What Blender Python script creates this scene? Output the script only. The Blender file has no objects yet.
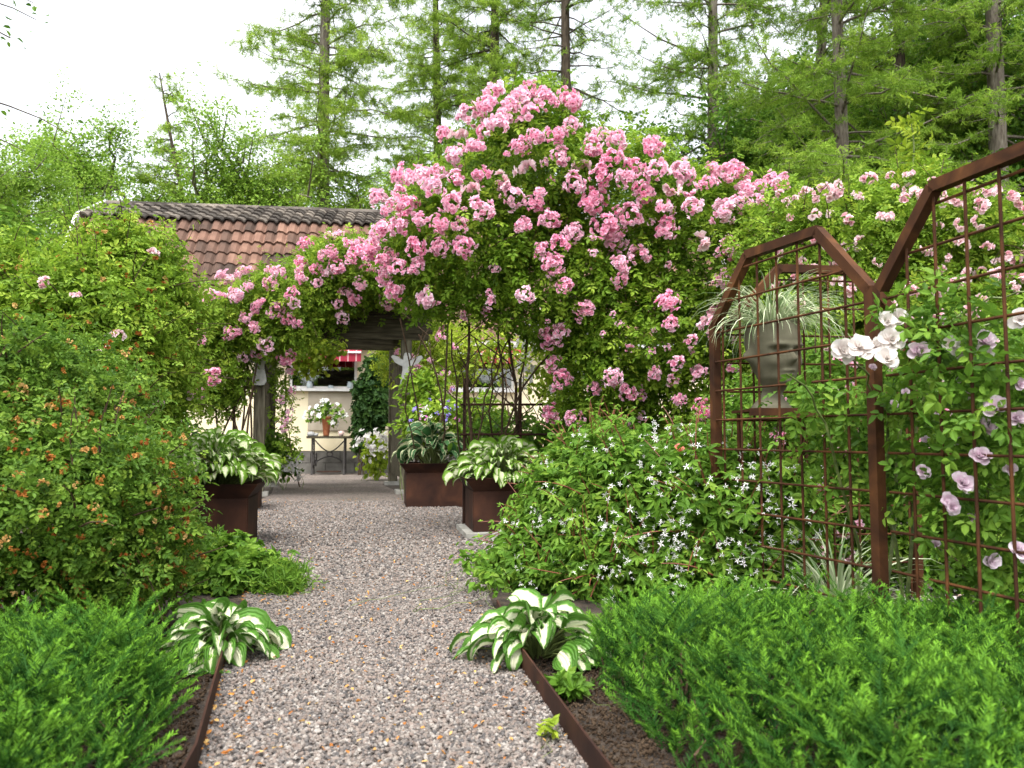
import bpy, math, random
import numpy as np
from mathutils import Matrix, Vector
random.seed(7)
RNG = np.random.default_rng(11)
SC = bpy.context.scene
COL = SC.collection
F = 800.0; HOR = 438.0; EYE = 0.75
PITCH = math.atan((HOR - 384) / F)

# ------------------------------------------------------------------ camera
cam = bpy.data.cameras.new('camera'); camo = bpy.data.objects.new('camera', cam); COL.objects.link(camo)
cam.sensor_width = 36; cam.lens = 36 * F / 1024; cam.clip_end = 2000; cam.clip_start = 0.05
camo.location = (0, 0, EYE); camo.rotation_euler = (math.pi / 2 + PITCH, 0, 0)
cam.dof.use_dof = True; cam.dof.focus_distance = 4.6; cam.dof.aperture_fstop = 5.0
SC.camera = camo

def ray(px, py):
    u = (px - 512) / F; v = (384 - py) / F
    c, s = math.cos(PITCH), math.sin(PITCH)
    return np.array([u, c - v * s, s + v * c])
def at(px, py, Y):
    d = ray(px, py); return np.array([0, 0, EYE]) + d * (Y / d[1])

# ------------------------------------------------------------------ materials
def new_mat(name):
    m = bpy.data.materials.new(name); m.use_nodes = True
    nt = m.node_tree; nt.nodes.clear()
    out = nt.nodes.new('ShaderNodeOutputMaterial')
    return m, nt, out
def N(nt, t, **kw):
    n = nt.nodes.new(t)
    for k, v in kw.items():
        if k in n.inputs: n.inputs[k].default_value = v
        else: setattr(n, k, v)
    return n
def ramp(nt, stops, fac=None):
    r = nt.nodes.new('ShaderNodeValToRGB'); e = r.color_ramp.elements
    while len(e) < len(stops): e.new(0.5)
    for i, (p, c) in enumerate(stops):
        e[i].position = p; e[i].color = (*c, 1)
    if fac is not None: nt.links.new(fac, r.inputs[0])
    return r
def attr(nt, name):
    a = nt.nodes.new('ShaderNodeAttribute'); a.attribute_name = name; return a.outputs['Fac']
def leaf_mat(name, dark, mid, light, trans=0.35, rough=0.5, objvar=0.0, spec=0.16, tip=None):
    m, nt, out = new_mat(name)
    r = ramp(nt, [(0.05, dark), (0.5, mid), (0.97, light)], attr(nt, 'rnd'))
    col = r.outputs[0]
    if tip is not None:
        mx = N(nt, 'ShaderNodeMix', data_type='RGBA'); mr = N(nt, 'ShaderNodeMapRange')
        mr.inputs[1].default_value = 0.6; mr.inputs[2].default_value = 1.0; mr.inputs[4].default_value = 0.9
        nt.links.new(attr(nt, 'uu'), mr.inputs[0]); nt.links.new(mr.outputs[0], mx.inputs[0])
        nt.links.new(col, mx.inputs[6]); mx.inputs[7].default_value = (*tip, 1); col = mx.outputs[2]
    if objvar:
        oi = N(nt, 'ShaderNodeObjectInfo'); hs = N(nt, 'ShaderNodeHueSaturation')
        mr = N(nt, 'ShaderNodeMapRange'); mr.inputs[3].default_value = 1 - objvar; mr.inputs[4].default_value = 1 + objvar
        nt.links.new(oi.outputs['Random'], mr.inputs[0]); nt.links.new(mr.outputs[0], hs.inputs['Saturation'])
        nt.links.new(col, hs.inputs['Color']); col = hs.outputs[0]
    p = N(nt, 'ShaderNodeBsdfPrincipled', Roughness=rough); p.inputs['Specular IOR Level'].default_value = spec
    t = N(nt, 'ShaderNodeBsdfTranslucent'); mix = N(nt, 'ShaderNodeMixShader', Fac=trans)
    nt.links.new(col, p.inputs['Base Color']); nt.links.new(col, t.inputs[0])
    nt.links.new(p.outputs[0], mix.inputs[1]); nt.links.new(t.outputs[0], mix.inputs[2])
    nt.links.new(mix.outputs[0], out.inputs[0]); return m
def noise_mat(name, stops, scale=8, detail=6, rough=0.7, bump=0.2, bscale=None, coord='Object', stretch=None, metallic=0, distortion=0.0, rndmix=0.0, bdist=0.01):
    m, nt, out = new_mat(name)
    tc = N(nt, 'ShaderNodeTexCoord'); src = tc.outputs[coord]
    if stretch:
        mp = N(nt, 'ShaderNodeMapping'); mp.inputs['Scale'].default_value = stretch
        nt.links.new(src, mp.inputs[0]); src = mp.outputs[0]
    n = N(nt, 'ShaderNodeTexNoise', Scale=scale, Detail=detail, Distortion=distortion); nt.links.new(src, n.inputs['Vector'])
    fac = n.outputs['Fac']
    if rndmix:
        mx = N(nt, 'ShaderNodeMix'); mx.inputs[0].default_value = rndmix
        nt.links.new(fac, mx.inputs[2]); nt.links.new(attr(nt, 'rnd'), mx.inputs[3]); fac = mx.outputs[0]
    r = ramp(nt, stops, fac)
    p = N(nt, 'ShaderNodeBsdfPrincipled', Roughness=rough, Metallic=metallic); p.inputs['Specular IOR Level'].default_value = .15 if rough > .6 else .5
    nt.links.new(r.outputs[0], p.inputs['Base Color'])
    if bump:
        n2 = N(nt, 'ShaderNodeTexNoise', Scale=bscale or scale * 4, Detail=5); nt.links.new(src, n2.inputs['Vector'])
        b = N(nt, 'ShaderNodeBump', Strength=bump, Distance=bdist); nt.links.new(n2.outputs['Fac'], b.inputs['Height'])
        nt.links.new(b.outputs[0], p.inputs['Normal'])
    nt.links.new(p.outputs[0], out.inputs[0]); return m
def plain(name, c, rough=0.6, metallic=0):
    return noise_mat(name, [(0.3, tuple(x * 0.82 for x in c)), (0.7, c)], scale=14, rough=rough, bump=0.08, metallic=metallic)

M = {}
M['rose_leaf'] = leaf_mat('rose_leaf', (.062, .125, .010), (.155, .28, .020), (.33, .46, .048), trans=.45)
M['rose_leaf_light'] = leaf_mat('rose_leaf_light', (.085, .16, .014), (.19, .32, .028), (.36, .47, .055), trans=.42)
M['hip_leaf'] = leaf_mat('hip_leaf', (.042, .098, .012), (.105, .205, .022), (.22, .335, .04), trans=.4)
M['lime_leaf'] = leaf_mat('lime_leaf', (.14, .22, .018), (.28, .38, .03), (.45, .53, .06), trans=.45)
M['mid_leaf'] = leaf_mat('mid_leaf', (.048, .115, .012), (.115, .235, .024), (.23, .36, .045), trans=.4)
M['dark_leaf'] = leaf_mat('dark_leaf', (.014, .042, .010), (.036, .085, .018), (.085, .16, .03))
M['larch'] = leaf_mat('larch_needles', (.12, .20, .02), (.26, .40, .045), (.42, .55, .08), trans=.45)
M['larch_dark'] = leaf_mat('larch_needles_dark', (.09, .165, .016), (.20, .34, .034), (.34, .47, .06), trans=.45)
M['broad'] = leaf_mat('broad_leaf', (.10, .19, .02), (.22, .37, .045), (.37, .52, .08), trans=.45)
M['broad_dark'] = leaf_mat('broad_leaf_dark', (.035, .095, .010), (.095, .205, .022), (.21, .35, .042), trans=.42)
M['yew'] = leaf_mat('yew_needles', (.012, .050, .008), (.032, .105, .012), (.07, .175, .020), trans=.2, rough=.6, tip=(.16, .34, .028), spec=.1)
M['pink'] = leaf_mat('pink_petals', (.77, .23, .40), (.88, .44, .59), (.93, .73, .81), trans=.35, rough=.6, objvar=.22, spec=.06)
M['palepink'] = leaf_mat('pale_pink_petals', (.75, .28, .40), (.82, .50, .56), (.86, .74, .74), trans=.3, rough=.6, objvar=.15, spec=.1)
M['lilac'] = leaf_mat('lilac_petals', (.62, .36, .50), (.76, .58, .68), (.84, .76, .80), trans=.3, rough=.6, objvar=.12, spec=.1)
M['white'] = leaf_mat('white_petals', (.64, .46, .40), (.71, .65, .61), (.75, .72, .69), trans=.3, rough=.6, spec=.1)
M['starwhite'] = leaf_mat('bright_white_petals', (.74, .70, .66), (.80, .78, .75), (.84, .83, .81), trans=.3, rough=.6, spec=.1)
M['magenta'] = leaf_mat('magenta_petals', (.45, .05, .30), (.62, .12, .42), (.7, .3, .55), trans=.3, spec=.1)
M['purple'] = leaf_mat('purple_petals', (.16, .09, .45), (.28, .2, .65), (.4, .35, .75), trans=.3, spec=.1)
M['coral'] = leaf_mat('coral_petals', (.70, .12, .10), (.80, .22, .18), (.85, .4, .32), trans=.3, spec=.1)
M['orange_dead'] = leaf_mat('faded_blossom', (.30, .10, .02), (.50, .22, .05), (.62, .42, .16), trans=.25, spec=.1)
M['yellowc'] = leaf_mat('stamens', (.6, .35, .05), (.75, .5, .08), (.8, .6, .15), trans=.1)
M['stem'] = noise_mat('woody_stem', [(.3, (.035, .022, .013)), (.7, (.10, .065, .04))], scale=30, rough=.85)
M['greenstem'] = noise_mat('green_stem', [(.3, (.06, .09, .02)), (.7, (.16, .20, .05))], scale=30, rough=.6)
M['redstem'] = noise_mat('red_stem', [(.3, (.12, .03, .02)), (.7, (.22, .07, .03))], scale=30, rough=.6)
M['bark'] = noise_mat('grey_bark', [(.25, (.07, .055, .04)), (.55, (.17, .145, .115)), (.8, (.28, .26, .21))], scale=6, stretch=(3, 3, .6), rough=.9, bump=.6, bscale=18, bdist=.03)
M['barkdark'] = noise_mat('dark_bark', [(.25, (.03, .022, .016)), (.7, (.10, .078, .055))], scale=6, stretch=(3, 3, .6), rough=.9, bump=.6, bscale=18, bdist=.03)
M['rust'] = noise_mat('rusted_steel', [(.28, (.024, .010, .005)), (.5, (.058, .023, .009)), (.64, (.095, .038, .013)), (.78, (.19, .080, .026))], scale=6, distortion=1.2, detail=10, rough=.8, bump=.25, bscale=90, bdist=.002)
M['rustdark'] = noise_mat('dark_corten', [(.3, (.018, .009, .007)), (.55, (.042, .018, .011)), (.8, (.085, .034, .018))], scale=5, detail=9, rough=.75, bump=.2, bscale=60, bdist=.003, distortion=.6)
M['oldwood'] = noise_mat('weathered_wood', [(.3, (.045, .040, .026)), (.5, (.105, .092, .062)), (.75, (.19, .17, .12))], scale=7, detail=8, stretch=(5, 5, .5), rough=.85, bump=.4, bscale=30, bdist=.004)
M['oldwoodh'] = noise_mat('weathered_beam', [(.3, (.020, .017, .010)), (.5, (.048, .041, .025)), (.75, (.095, .082, .053))], scale=7, detail=8, stretch=(.5, 5, 5), rough=.85, bump=.4, bscale=30, bdist=.004)
M['concrete'] = noise_mat('concrete', [(.3, (.20, .19, .165)), (.7, (.36, .35, .31))], scale=12, rough=.9, bump=.3)
M['head'] = noise_mat('grey_green_concrete', [(.3, (.085, .077, .050)), (.55, (.14, .130, .086)), (.8, (.21, .195, .14))], scale=7, detail=8, rough=.85, bump=.3, bdist=.004)
M['cream'] = noise_mat('cream_render', [(.3, (.72, .62, .40)), (.7, (.80, .71, .50))], scale=3, rough=.9, bump=.15, bscale=60)
M['whitepaint'] = plain('white_paint', (.78, .77, .73), .5)
M['greyornament'] = noise_mat('chalky_grey_paint', [(.3, (.36, .36, .34)), (.7, (.52, .52, .49))], scale=14, rough=.8, bump=.1)
M['linen'] = noise_mat('taupe_board', [(.3, (.36, .31, .235)), (.7, (.43, .375, .29))], scale=5, rough=.9, bump=.1)
M['terracotta'] = noise_mat('terracotta', [(.3, (.26, .085, .035)), (.7, (.40, .15, .07))], scale=20, rough=.8)
M['iron'] = plain('black_iron', (.035, .03, .027), .6)
M['cup'] = plain('pale_pink_ceramic', (.72, .52, .48), .35)
M['jar'] = plain('pale_blue_ceramic', (.55, .64, .66), .3)
M['stonegrey'] = plain('grey_stone', (.33, .33, .32), .8)
M['dark_room'] = plain('dark_interior', (.02, .018, .016), .9)  # near-black room behind the panes: its unlit darkness is put into the colour

def roof_mat(name, stops):
    return noise_mat(name, stops, scale=2.2, detail=9, rough=.85, bump=.35, bscale=40, bdist=.008, rndmix=.4)
M['tile_orange'] = roof_mat('clay_pantile', [(.25, (.055, .038, .030)), (.45, (.115, .068, .050)), (.62, (.175, .098, .070)), (.8, (.26, .155, .11))])
M['tile_grey'] = roof_mat('lichen_pantile', [(.25, (.035, .030, .026)), (.5, (.095, .082, .070)), (.8, (.20, .17, .14))])

def stone_mat():
    m, nt, out = new_mat('gravel_stones')
    r = ramp(nt, [(0, (.040, .037, .036)), (.2, (.088, .077, .071)), (.42, (.140, .117, .102)), (.62, (.165, .124, .102)), (.8, (.19, .163, .140)), (1, (.27, .245, .22))], attr(nt, 'rnd'))
    p = N(nt, 'ShaderNodeBsdfPrincipled', Roughness=.75); nt.links.new(r.outputs[0], p.inputs['Base Color'])
    tc = N(nt, 'ShaderNodeTexCoord'); n = N(nt, 'ShaderNodeTexNoise', Scale=260, Detail=3); nt.links.new(tc.outputs['Object'], n.inputs['Vector'])
    b = N(nt, 'ShaderNodeBump', Strength=.3, Distance=.002); nt.links.new(n.outputs['Fac'], b.inputs['Height']); nt.links.new(b.outputs[0], p.inputs['Normal'])
    nt.links.new(p.outputs[0], out.inputs[0]); return m
M['stone'] = stone_mat()
def gravel_mat():
    m, nt, out = new_mat('gravel_surface')
    tc = N(nt, 'ShaderNodeTexCoord')
    v = N(nt, 'ShaderNodeTexVoronoi', Scale=62); nt.links.new(tc.outputs['Object'], v.inputs['Vector'])
    sep = N(nt, 'ShaderNodeSeparateColor'); nt.links.new(v.outputs['Color'], sep.inputs[0])
    r = ramp(nt, [(0, (.04, .038, .038)), (.3, (.085, .076, .071)), (.5, (.14, .117, .103)), (.7, (.165, .124, .102)), (1, (.25, .22, .195))], sep.outputs[0])
    n = N(nt, 'ShaderNodeTexNoise', Scale=1.3, Detail=5); nt.links.new(tc.outputs['Object'], n.inputs['Vector'])
    r2 = ramp(nt, [(.35, (.75, .74, .68)), (.65, (1.05, 1, .98))], n.outputs['Fac'])
    mx = N(nt, 'ShaderNodeMix', data_type='RGBA', blend_type='MULTIPLY'); mx.inputs[0].default_value = 1
    nt.links.new(r.outputs[0], mx.inputs[6]); nt.links.new(r2.outputs[0], mx.inputs[7])
    p = N(nt, 'ShaderNodeBsdfPrincipled', Roughness=.85); nt.links.new(mx.outputs[2], p.inputs['Base Color'])
    b = N(nt, 'ShaderNodeBump', Strength=.9, Distance=.012, invert=True); nt.links.new(v.outputs['Distance'], b.inputs['Height']); nt.links.new(b.outputs[0], p.inputs['Normal'])
    nt.links.new(p.outputs[0], out.inputs[0]); return m
M['gravel'] = gravel_mat()
M['soil'] = noise_mat('soil', [(.3, (.022, .014, .009)), (.55, (.055, .036, .022)), (.8, (.10, .07, .045))], scale=14, detail=10, rough=.95, bump=.9, bscale=45, bdist=.02)
def hosta_mat(name, centre, edge, lo, hi):
    m, nt, out = new_mat(name)
    tc = N(nt, 'ShaderNodeTexCoord'); n = N(nt, 'ShaderNodeTexNoise', Scale=55, Detail=3); nt.links.new(tc.outputs['Object'], n.inputs['Vector'])
    a = N(nt, 'ShaderNodeMath', operation='MULTIPLY_ADD'); a.inputs[1].default_value = .45; nt.links.new(n.outputs['Fac'], a.inputs[0]); nt.links.new(attr(nt, 'uu'), a.inputs[2])
    b2 = N(nt, 'ShaderNodeMath', operation='MULTIPLY_ADD'); b2.inputs[1].default_value = .35; nt.links.new(attr(nt, 'rnd'), b2.inputs[0]); nt.links.new(a.outputs[0], b2.inputs[2])
    mid = tuple((x + y) / 2 for x, y in zip(centre, edge))
    r = ramp(nt, [(lo, centre), (lo + .06, mid), (hi, edge), (1, tuple(x * .7 for x in edge))], b2.outputs[0])
    p = N(nt, 'ShaderNodeBsdfPrincipled', Roughness=.5); p.inputs['Specular IOR Level'].default_value = .22
    sn = N(nt, 'ShaderNodeMath', operation='SINE'); ml = N(nt, 'ShaderNodeMath', operation='MULTIPLY'); ml.inputs[1].default_value = 38.0
    nt.links.new(attr(nt, 'uu'), ml.inputs[0]); nt.links.new(ml.outputs[0], sn.inputs[0])
    bp = N(nt, 'ShaderNodeBump', Strength=.5, Distance=.003); nt.links.new(sn.outputs[0], bp.inputs['Height']); nt.links.new(bp.outputs[0], p.inputs['Normal'])
    t = N(nt, 'ShaderNodeBsdfTranslucent'); mix = N(nt, 'ShaderNodeMixShader', Fac=.28)
    for q in (p.inputs['Base Color'], t.inputs[0]): nt.links.new(r.outputs[0], q)
    nt.links.new(p.outputs[0], mix.inputs[1]); nt.links.new(t.outputs[0], mix.inputs[2]); nt.links.new(mix.outputs[0], out.inputs[0]); return m
M['hosta'] = hosta_mat('hosta_white_centre', (.72, .73, .50), (.10, .25, .03), .70, .84)
M['hosta_lime'] = hosta_mat('hosta_lime', (.74, .77, .50), (.20, .39, .035), .66, .84)
M['hosta_edge'] = hosta_mat('hosta_pale_edge', (.035, .10, .03), (.55, .58, .33), .95, 1.0)
M['stripegrass'] = leaf_mat('variegated_blades', (.16, .26, .10), (.42, .50, .28), (.66, .70, .48), trans=.3)
def glass_mat():
    m, nt, out = new_mat('window_glass')
    g = N(nt, 'ShaderNodeBsdfGlossy', Roughness=.02); t = N(nt, 'ShaderNodeBsdfTransparent'); t.inputs[0].default_value = (.8, .85, .83, 1)
    mix = N(nt, 'ShaderNodeMixShader', Fac=.12)
    nt.links.new(t.outputs[0], mix.inputs[1]); nt.links.new(g.outputs[0], mix.inputs[2]); nt.links.new(mix.outputs[0], out.inputs[0]); return m
M['glass'] = glass_mat()
def awning_mat():
    m, nt, out = new_mat('red_striped_canvas')
    tc = N(nt, 'ShaderNodeTexCoord'); w = N(nt, 'ShaderNodeTexWave', Scale=1.9, bands_direction='X'); nt.links.new(tc.outputs['Object'], w.inputs['Vector'])
    r = ramp(nt, [(0, (.36, .02, .045)), (.93, (.40, .025, .055)), (.97, (.72, .45, .45))], w.outputs['Fac'])
    p = N(nt, 'ShaderNodeBsdfPrincipled', Roughness=.8); t = N(nt, 'ShaderNodeBsdfTranslucent'); mix = N(nt, 'ShaderNodeMixShader', Fac=.4)
    for q in (p.inputs['Base Color'], t.inputs[0]): nt.links.new(r.outputs[0], q)
    nt.links.new(p.outputs[0], mix.inputs[1]); nt.links.new(t.outputs[0], mix.inputs[2]); nt.links.new(mix.outputs[0], out.inputs[0]); return m
M['awning'] = awning_mat()
M['brickbase'] = noise_mat('grey_plinth', [(.3, (.075, .07, .06)), (.7, (.17, .16, .14))], scale=5, rough=.9, bump=.4, bscale=30)

# ------------------------------------------------------------------ mesh accumulation
class MB:
    def __init__(s): s.V = []; s.F = []; s.R = []; s.U = []; s.Mi = []; s.n = 0
    def add(s, V, Fc, rnd=0.5, uu=0.0, mat=0):
        V = np.asarray(V, float).reshape(-1, 3); Fc = np.asarray(Fc, np.int64)
        if len(V) == 0: return
        s.V.append(V); s.F.append(Fc + s.n); s.n += len(V)
        s.R.append(np.broadcast_to(np.asarray(rnd, float), (len(V),))); s.U.append(np.broadcast_to(np.asarray(uu, float), (len(V),)))
        s.Mi.append(np.full(len(Fc), mat, np.int32))
    def mesh(s, name, mats, off=(0, 0, 0), smooth=False):
        me = bpy.data.meshes.new(name)
        V = np.concatenate(s.V) - np.asarray(off); nv = len(V)
        me.vertices.add(nv); me.vertices.foreach_set('co', V.astype(np.float32).ravel())
        loops = np.concatenate([f.ravel() for f in s.F]); tot = np.concatenate([np.full(len(f), f.shape[1]) for f in s.F])
        me.loops.add(len(loops)); me.loops.foreach_set('vertex_index', loops.astype(np.int32))
        start = np.concatenate([[0], np.cumsum(tot)[:-1]])
        me.polygons.add(len(tot)); me.polygons.foreach_set('loop_start', start.astype(np.int32)); me.polygons.foreach_set('loop_total', tot.astype(np.int32))
        me.polygons.foreach_set('material_index', np.concatenate(s.Mi))
        if smooth: me.polygons.foreach_set('use_smooth', np.ones(len(tot), bool))
        a = me.attributes.new('rnd', 'FLOAT', 'POINT'); a.data.foreach_set('value', np.concatenate(s.R).astype(np.float32))
        a = me.attributes.new('uu', 'FLOAT', 'POINT'); a.data.foreach_set('value', np.concatenate(s.U).astype(np.float32))
        for m in (mats if isinstance(mats, (list, tuple)) else [mats]): me.materials.append(m)
        me.update(calc_edges=True); me.validate()
        if not smooth: me.shade_flat()
        return me
    def build(s, name, mats, parent=None, smooth=False, local=False):
        off = (0, 0, 0) if (parent is None or local) else world_loc(parent)
        o = bpy.data.objects.new(name, s.mesh(name, mats, off, smooth)); COL.objects.link(o)
        if parent: o.parent = parent
        return o
def world_loc(o):
    v = Vector(o.location)
    while o.parent: o = o.parent; v = v + o.location
    return tuple(v)
def thing(name, label, cat, loc=(0, 0, 0), rz=0, group=None):
    o = bpy.data.objects.new(name, None); COL.objects.link(o); o.location = tuple(float(x) for x in loc); o.rotation_euler = (0, 0, rz)
    o.empty_display_size = .1
    return tag(o, label, cat, group)
def tag(o, label=None, cat=None, group=None, kind=None):
    if label: o['label'] = label
    if cat: o['category'] = cat
    if group: o['group'] = group
    if kind: o['kind'] = kind
    return o
def nrm(v): return v / np.maximum(np.linalg.norm(v, axis=-1, keepdims=True), 1e-9)

def frames(nv, dv):
    z = nrm(nv); y = dv - (dv * z).sum(-1, keepdims=True) * z; y = nrm(y); x = np.cross(y, z)
    return np.stack([x, y, z], axis=-1)          # columns
def place(mb, tmpl, P, R, S, rnd=None, uu=None, mat=0):
    tv, tf, tu = tmpl
    n, k = len(P), len(tv)
    if n == 0: return
    S = np.broadcast_to(np.asarray(S, float), (n,))
    V = np.einsum('nij,kj->nki', R, tv) * S[:, None, None] + P[:, None, :]
    Fc = (tf[None] + (np.arange(n) * k)[:, None, None]).reshape(-1, tf.shape[1])
    if rnd is None: rnd = RNG.random(n)
    mb.add(V.reshape(-1, 3), Fc, np.repeat(rnd, k), np.tile(tu, n), mat)

def tube(mb, pts, rad, sides=5, mat=0, rnd=0.5, cap=True, twist=0.0):
    pts = np.asarray(pts, float); n = len(pts); rad = np.broadcast_to(np.asarray(rad, float), (n,))
    t = nrm(np.gradient(pts, axis=0)); ref = np.array([0, 0, 1.0]) if abs(t[:, 2]).mean() < .9 else np.array([1.0, 0, 0])
    a = nrm(np.cross(t, ref)); b = np.cross(t, a)
    ang = np.arange(sides) / sides * 2 * math.pi + twist
    V = pts[:, None] + rad[:, None, None] * (np.cos(ang)[None, :, None] * a[:, None] + np.sin(ang)[None, :, None] * b[:, None])
    i = np.arange(n - 1)[:, None] * sides; j = np.arange(sides)[None]; j2 = (j + 1) % sides
    Fc = np.stack([i + j, i + j2, i + sides + j2, i + sides + j], -1).reshape(-1, 4)
    mb.add(V.reshape(-1, 3), Fc, rnd, 0, mat)
    if cap and sides == 4:
        mb.add(V[0], [[3, 2, 1, 0]], rnd, 0, mat); mb.add(V[-1], [[0, 1, 2, 3]], rnd, 0, mat)
def box(mb, lo, hi, mat=0, rnd=.5, rz=0, piv=(0, 0), bev=0.0):
    lo = np.minimum(lo, hi).astype(float); hi = np.maximum(np.asarray(lo), hi).astype(float)
    x0, y0, z0 = lo; x1, y1, z1 = hi
    V = np.array([[x0, y0, z0], [x1, y0, z0], [x1, y1, z0], [x0, y1, z0], [x0, y0, z1], [x1, y0, z1], [x1, y1, z1], [x0, y1, z1]])
    if rz:
        c, s = math.cos(rz), math.sin(rz); p = np.array([*piv, 0]); V = V - p
        V = np.stack([V[:, 0] * c - V[:, 1] * s, V[:, 0] * s + V[:, 1] * c, V[:, 2]], -1) + p
    mb.add(V, [[0, 3, 2, 1], [4, 5, 6, 7], [0, 1, 5, 4], [1, 2, 6, 5], [2, 3, 7, 6], [3, 0, 4, 7]], rnd, 0, mat)
def lathe(mb, prof, c, seg=20, mat=0):
    prof = np.asarray(prof, float); n = len(prof); ang = np.arange(seg) / seg * 2 * math.pi
    V = np.stack([np.outer(prof[:, 0], np.cos(ang)) + c[0], np.outer(prof[:, 0], np.sin(ang)) + c[1], np.repeat(prof[:, 1][:, None], seg, 1) + c[2]], -1)
    i = np.arange(n - 1)[:, None] * seg; j = np.arange(seg)[None]; j2 = (j + 1) % seg
    mb.add(V.reshape(-1, 3), np.stack([i + j, i + j2, i + seg + j2, i + seg + j], -1).reshape(-1, 4), .5, 0, mat)
def prism(mb, poly, y0, y1, mat=0):
    """polygon in local x,z given thickness along y"""
    n = len(poly); P = np.asarray(poly, float)
    V = np.concatenate([np.stack([P[:, 0], np.full(n, y0), P[:, 1]], -1), np.stack([P[:, 0], np.full(n, y1), P[:, 1]], -1)])
    import mathutils.geometry as mg
    tri = np.array(mg.tessellate_polygon([[Vector((x, z, 0)) for x, z in poly]]))
    mb.add(V, np.concatenate([tri, tri[:, ::-1] + n]), .5, 0, mat)
    side = [[i, (i + 1) % n, (i + 1) % n + n, i + n] for i in range(n)]
    mb.add(V, side, .5, 0, mat)

# ------------------------------------------------------------------ leaf and flower templates (unit size)
def T(V, Fc, u=None):
    V = np.asarray(V, float); return V, np.asarray(Fc, np.int64), (np.zeros(len(V)) if u is None else np.asarray(u, float))
def ovate(w=.62, fold=.12, droop=.12):
    V = [[0, 0, 0], [w * .42, .3, fold], [w * .4, .66, fold * .7 - droop * .5], [0, 1, -droop], [-w * .4, .66, fold * .7 - droop * .5], [-w * .42, .3, fold]]
    return T(V, [[0, 1, 2, 3], [0, 3, 4, 5]])
def join(parts):
    V, Fc, U, n = [], [], [], 0
    for (v, f, u) in parts: V.append(v); Fc.append(f + n); U.append(u); n += len(v)
    return np.concatenate(V), np.concatenate(Fc), np.concatenate(U)
def xf(t, loc=(0, 0, 0), rz=0, rx=0, ry=0, s=1.0):
    Mx = np.array(Matrix.Rotation(rz, 3, 'Z') @ Matrix.Rotation(ry, 3, 'Y') @ Matrix.Rotation(rx, 3, 'X'))
    return (t[0] * s) @ Mx.T + np.asarray(loc), t[1], t[2]
OV = ovate()
ROSE_LEAF = join([xf(OV, (0, .62, 0), 0, -.1, 0, .40), xf(OV, (0, .55, 0), -1.15, .1, .2, .34), xf(OV, (0, .55, 0), 1.15, .1, -.2, .34),
                  xf(OV, (0, .25, 0), -1.25, .1, .25, .30), xf(OV, (0, .25, 0), 1.25, .1, -.25, .30)])
TRI_LEAF = join([xf(ovate(.42), (0, .12, 0), 0, -.2, 0, .85), xf(ovate(.42), (0, .1, 0), -.95, -.2, 0, .78), xf(ovate(.42), (0, .1, 0), .95, -.2, 0, .78)])
PALM = join([xf(ovate(.5), (0, 0, 0), a, -.15, 0, s) for a, s in ((0, 1), (-.8, .9), (.8, .9), (-1.6, .7), (1.6, .7))])
def needle_tuft(n=9, w=.05, seed=0):
    r = np.random.default_rng(seed); P = []
    for i in range(n):
        a = i / n * 6.283 + r.random(); e = r.uniform(-.3, 1.2); d = np.array([math.cos(a) * math.cos(e), math.sin(a) * math.cos(e), math.sin(e)])
        s = nrm(np.cross(d, r.normal(size=3))) * w
        P.append(T(np.stack([-s * .6, s * .6, d + s * .5, d - s * .5]) + 0, [[0, 1, 2, 3]]))
    return join(P)
TUFT = needle_tuft(7, .085, 1)
LEAFTUFT = join([xf(ovate(.7, .1, .2), (0, 0, 0), i * 2.399, .5 - .35 * (i % 3), .3 * ((i % 2) - .5), .8 + .2 * (i % 2)) for i in range(6)])
def petal(w=.8, cup=.35, curl=.1, nx=3, ny=3, u0=0., u1=1.):
    V, U = [], []
    for j in range(ny + 1):
        v = j / ny; ww = w * (0.28 + 0.72 * math.sin(min(1, v * 1.15 + .12) * math.pi * .56)) * (1 if v < .95 else .8)
        for i in range(nx + 1):
            u = i / nx * 2 - 1
            V.append([u * ww * .5, v - .12 * u * u * v, cup * (v ** 1.5) + .22 * u * u * w - curl * v ** 4]); U.append(u0 + (u1 - u0) * v)
    Fc = [[j * (nx + 1) + i, j * (nx + 1) + i + 1, (j + 1) * (nx + 1) + i + 1, (j + 1) * (nx + 1) + i] for j in range(ny) for i in range(nx)]
    return T(V, Fc, U)
def flower(whorls, seed=0, nx=3, ny=3, jit=.18):
    """whorls: (count, length, tilt up, width, cup)"""
    r = np.random.default_rng(seed); P = []
    for w, (n, L, tilt, wd, cup) in enumerate(whorls):
        for i in range(n):
            P.append(xf(petal(wd * r.uniform(.85, 1.1), cup * r.uniform(.7, 1.3), r.uniform(0, .3), nx, ny), (0, 0, .02 * w), i / n * 6.283 + w * .6 + r.normal() * jit, tilt + r.normal() * jit, 0, L * r.uniform(.85, 1.1)))
    return join(P)
STAR = join([xf(T([[0, 0, 0], [.13, .5, .06], [0, 1, .0], [-.13, .5, .06]], [[0, 1, 2, 3]]), (0, 0, 0), i * 1.2566 + (.2 if i % 2 else -.1), -.15 + .25 * (i % 2), 0, 1 - .15 * (i % 2)) for i in range(5)])
SIMPLE = flower([(5, .5, .15, .95, .2)], 3, 2, 2)
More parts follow.
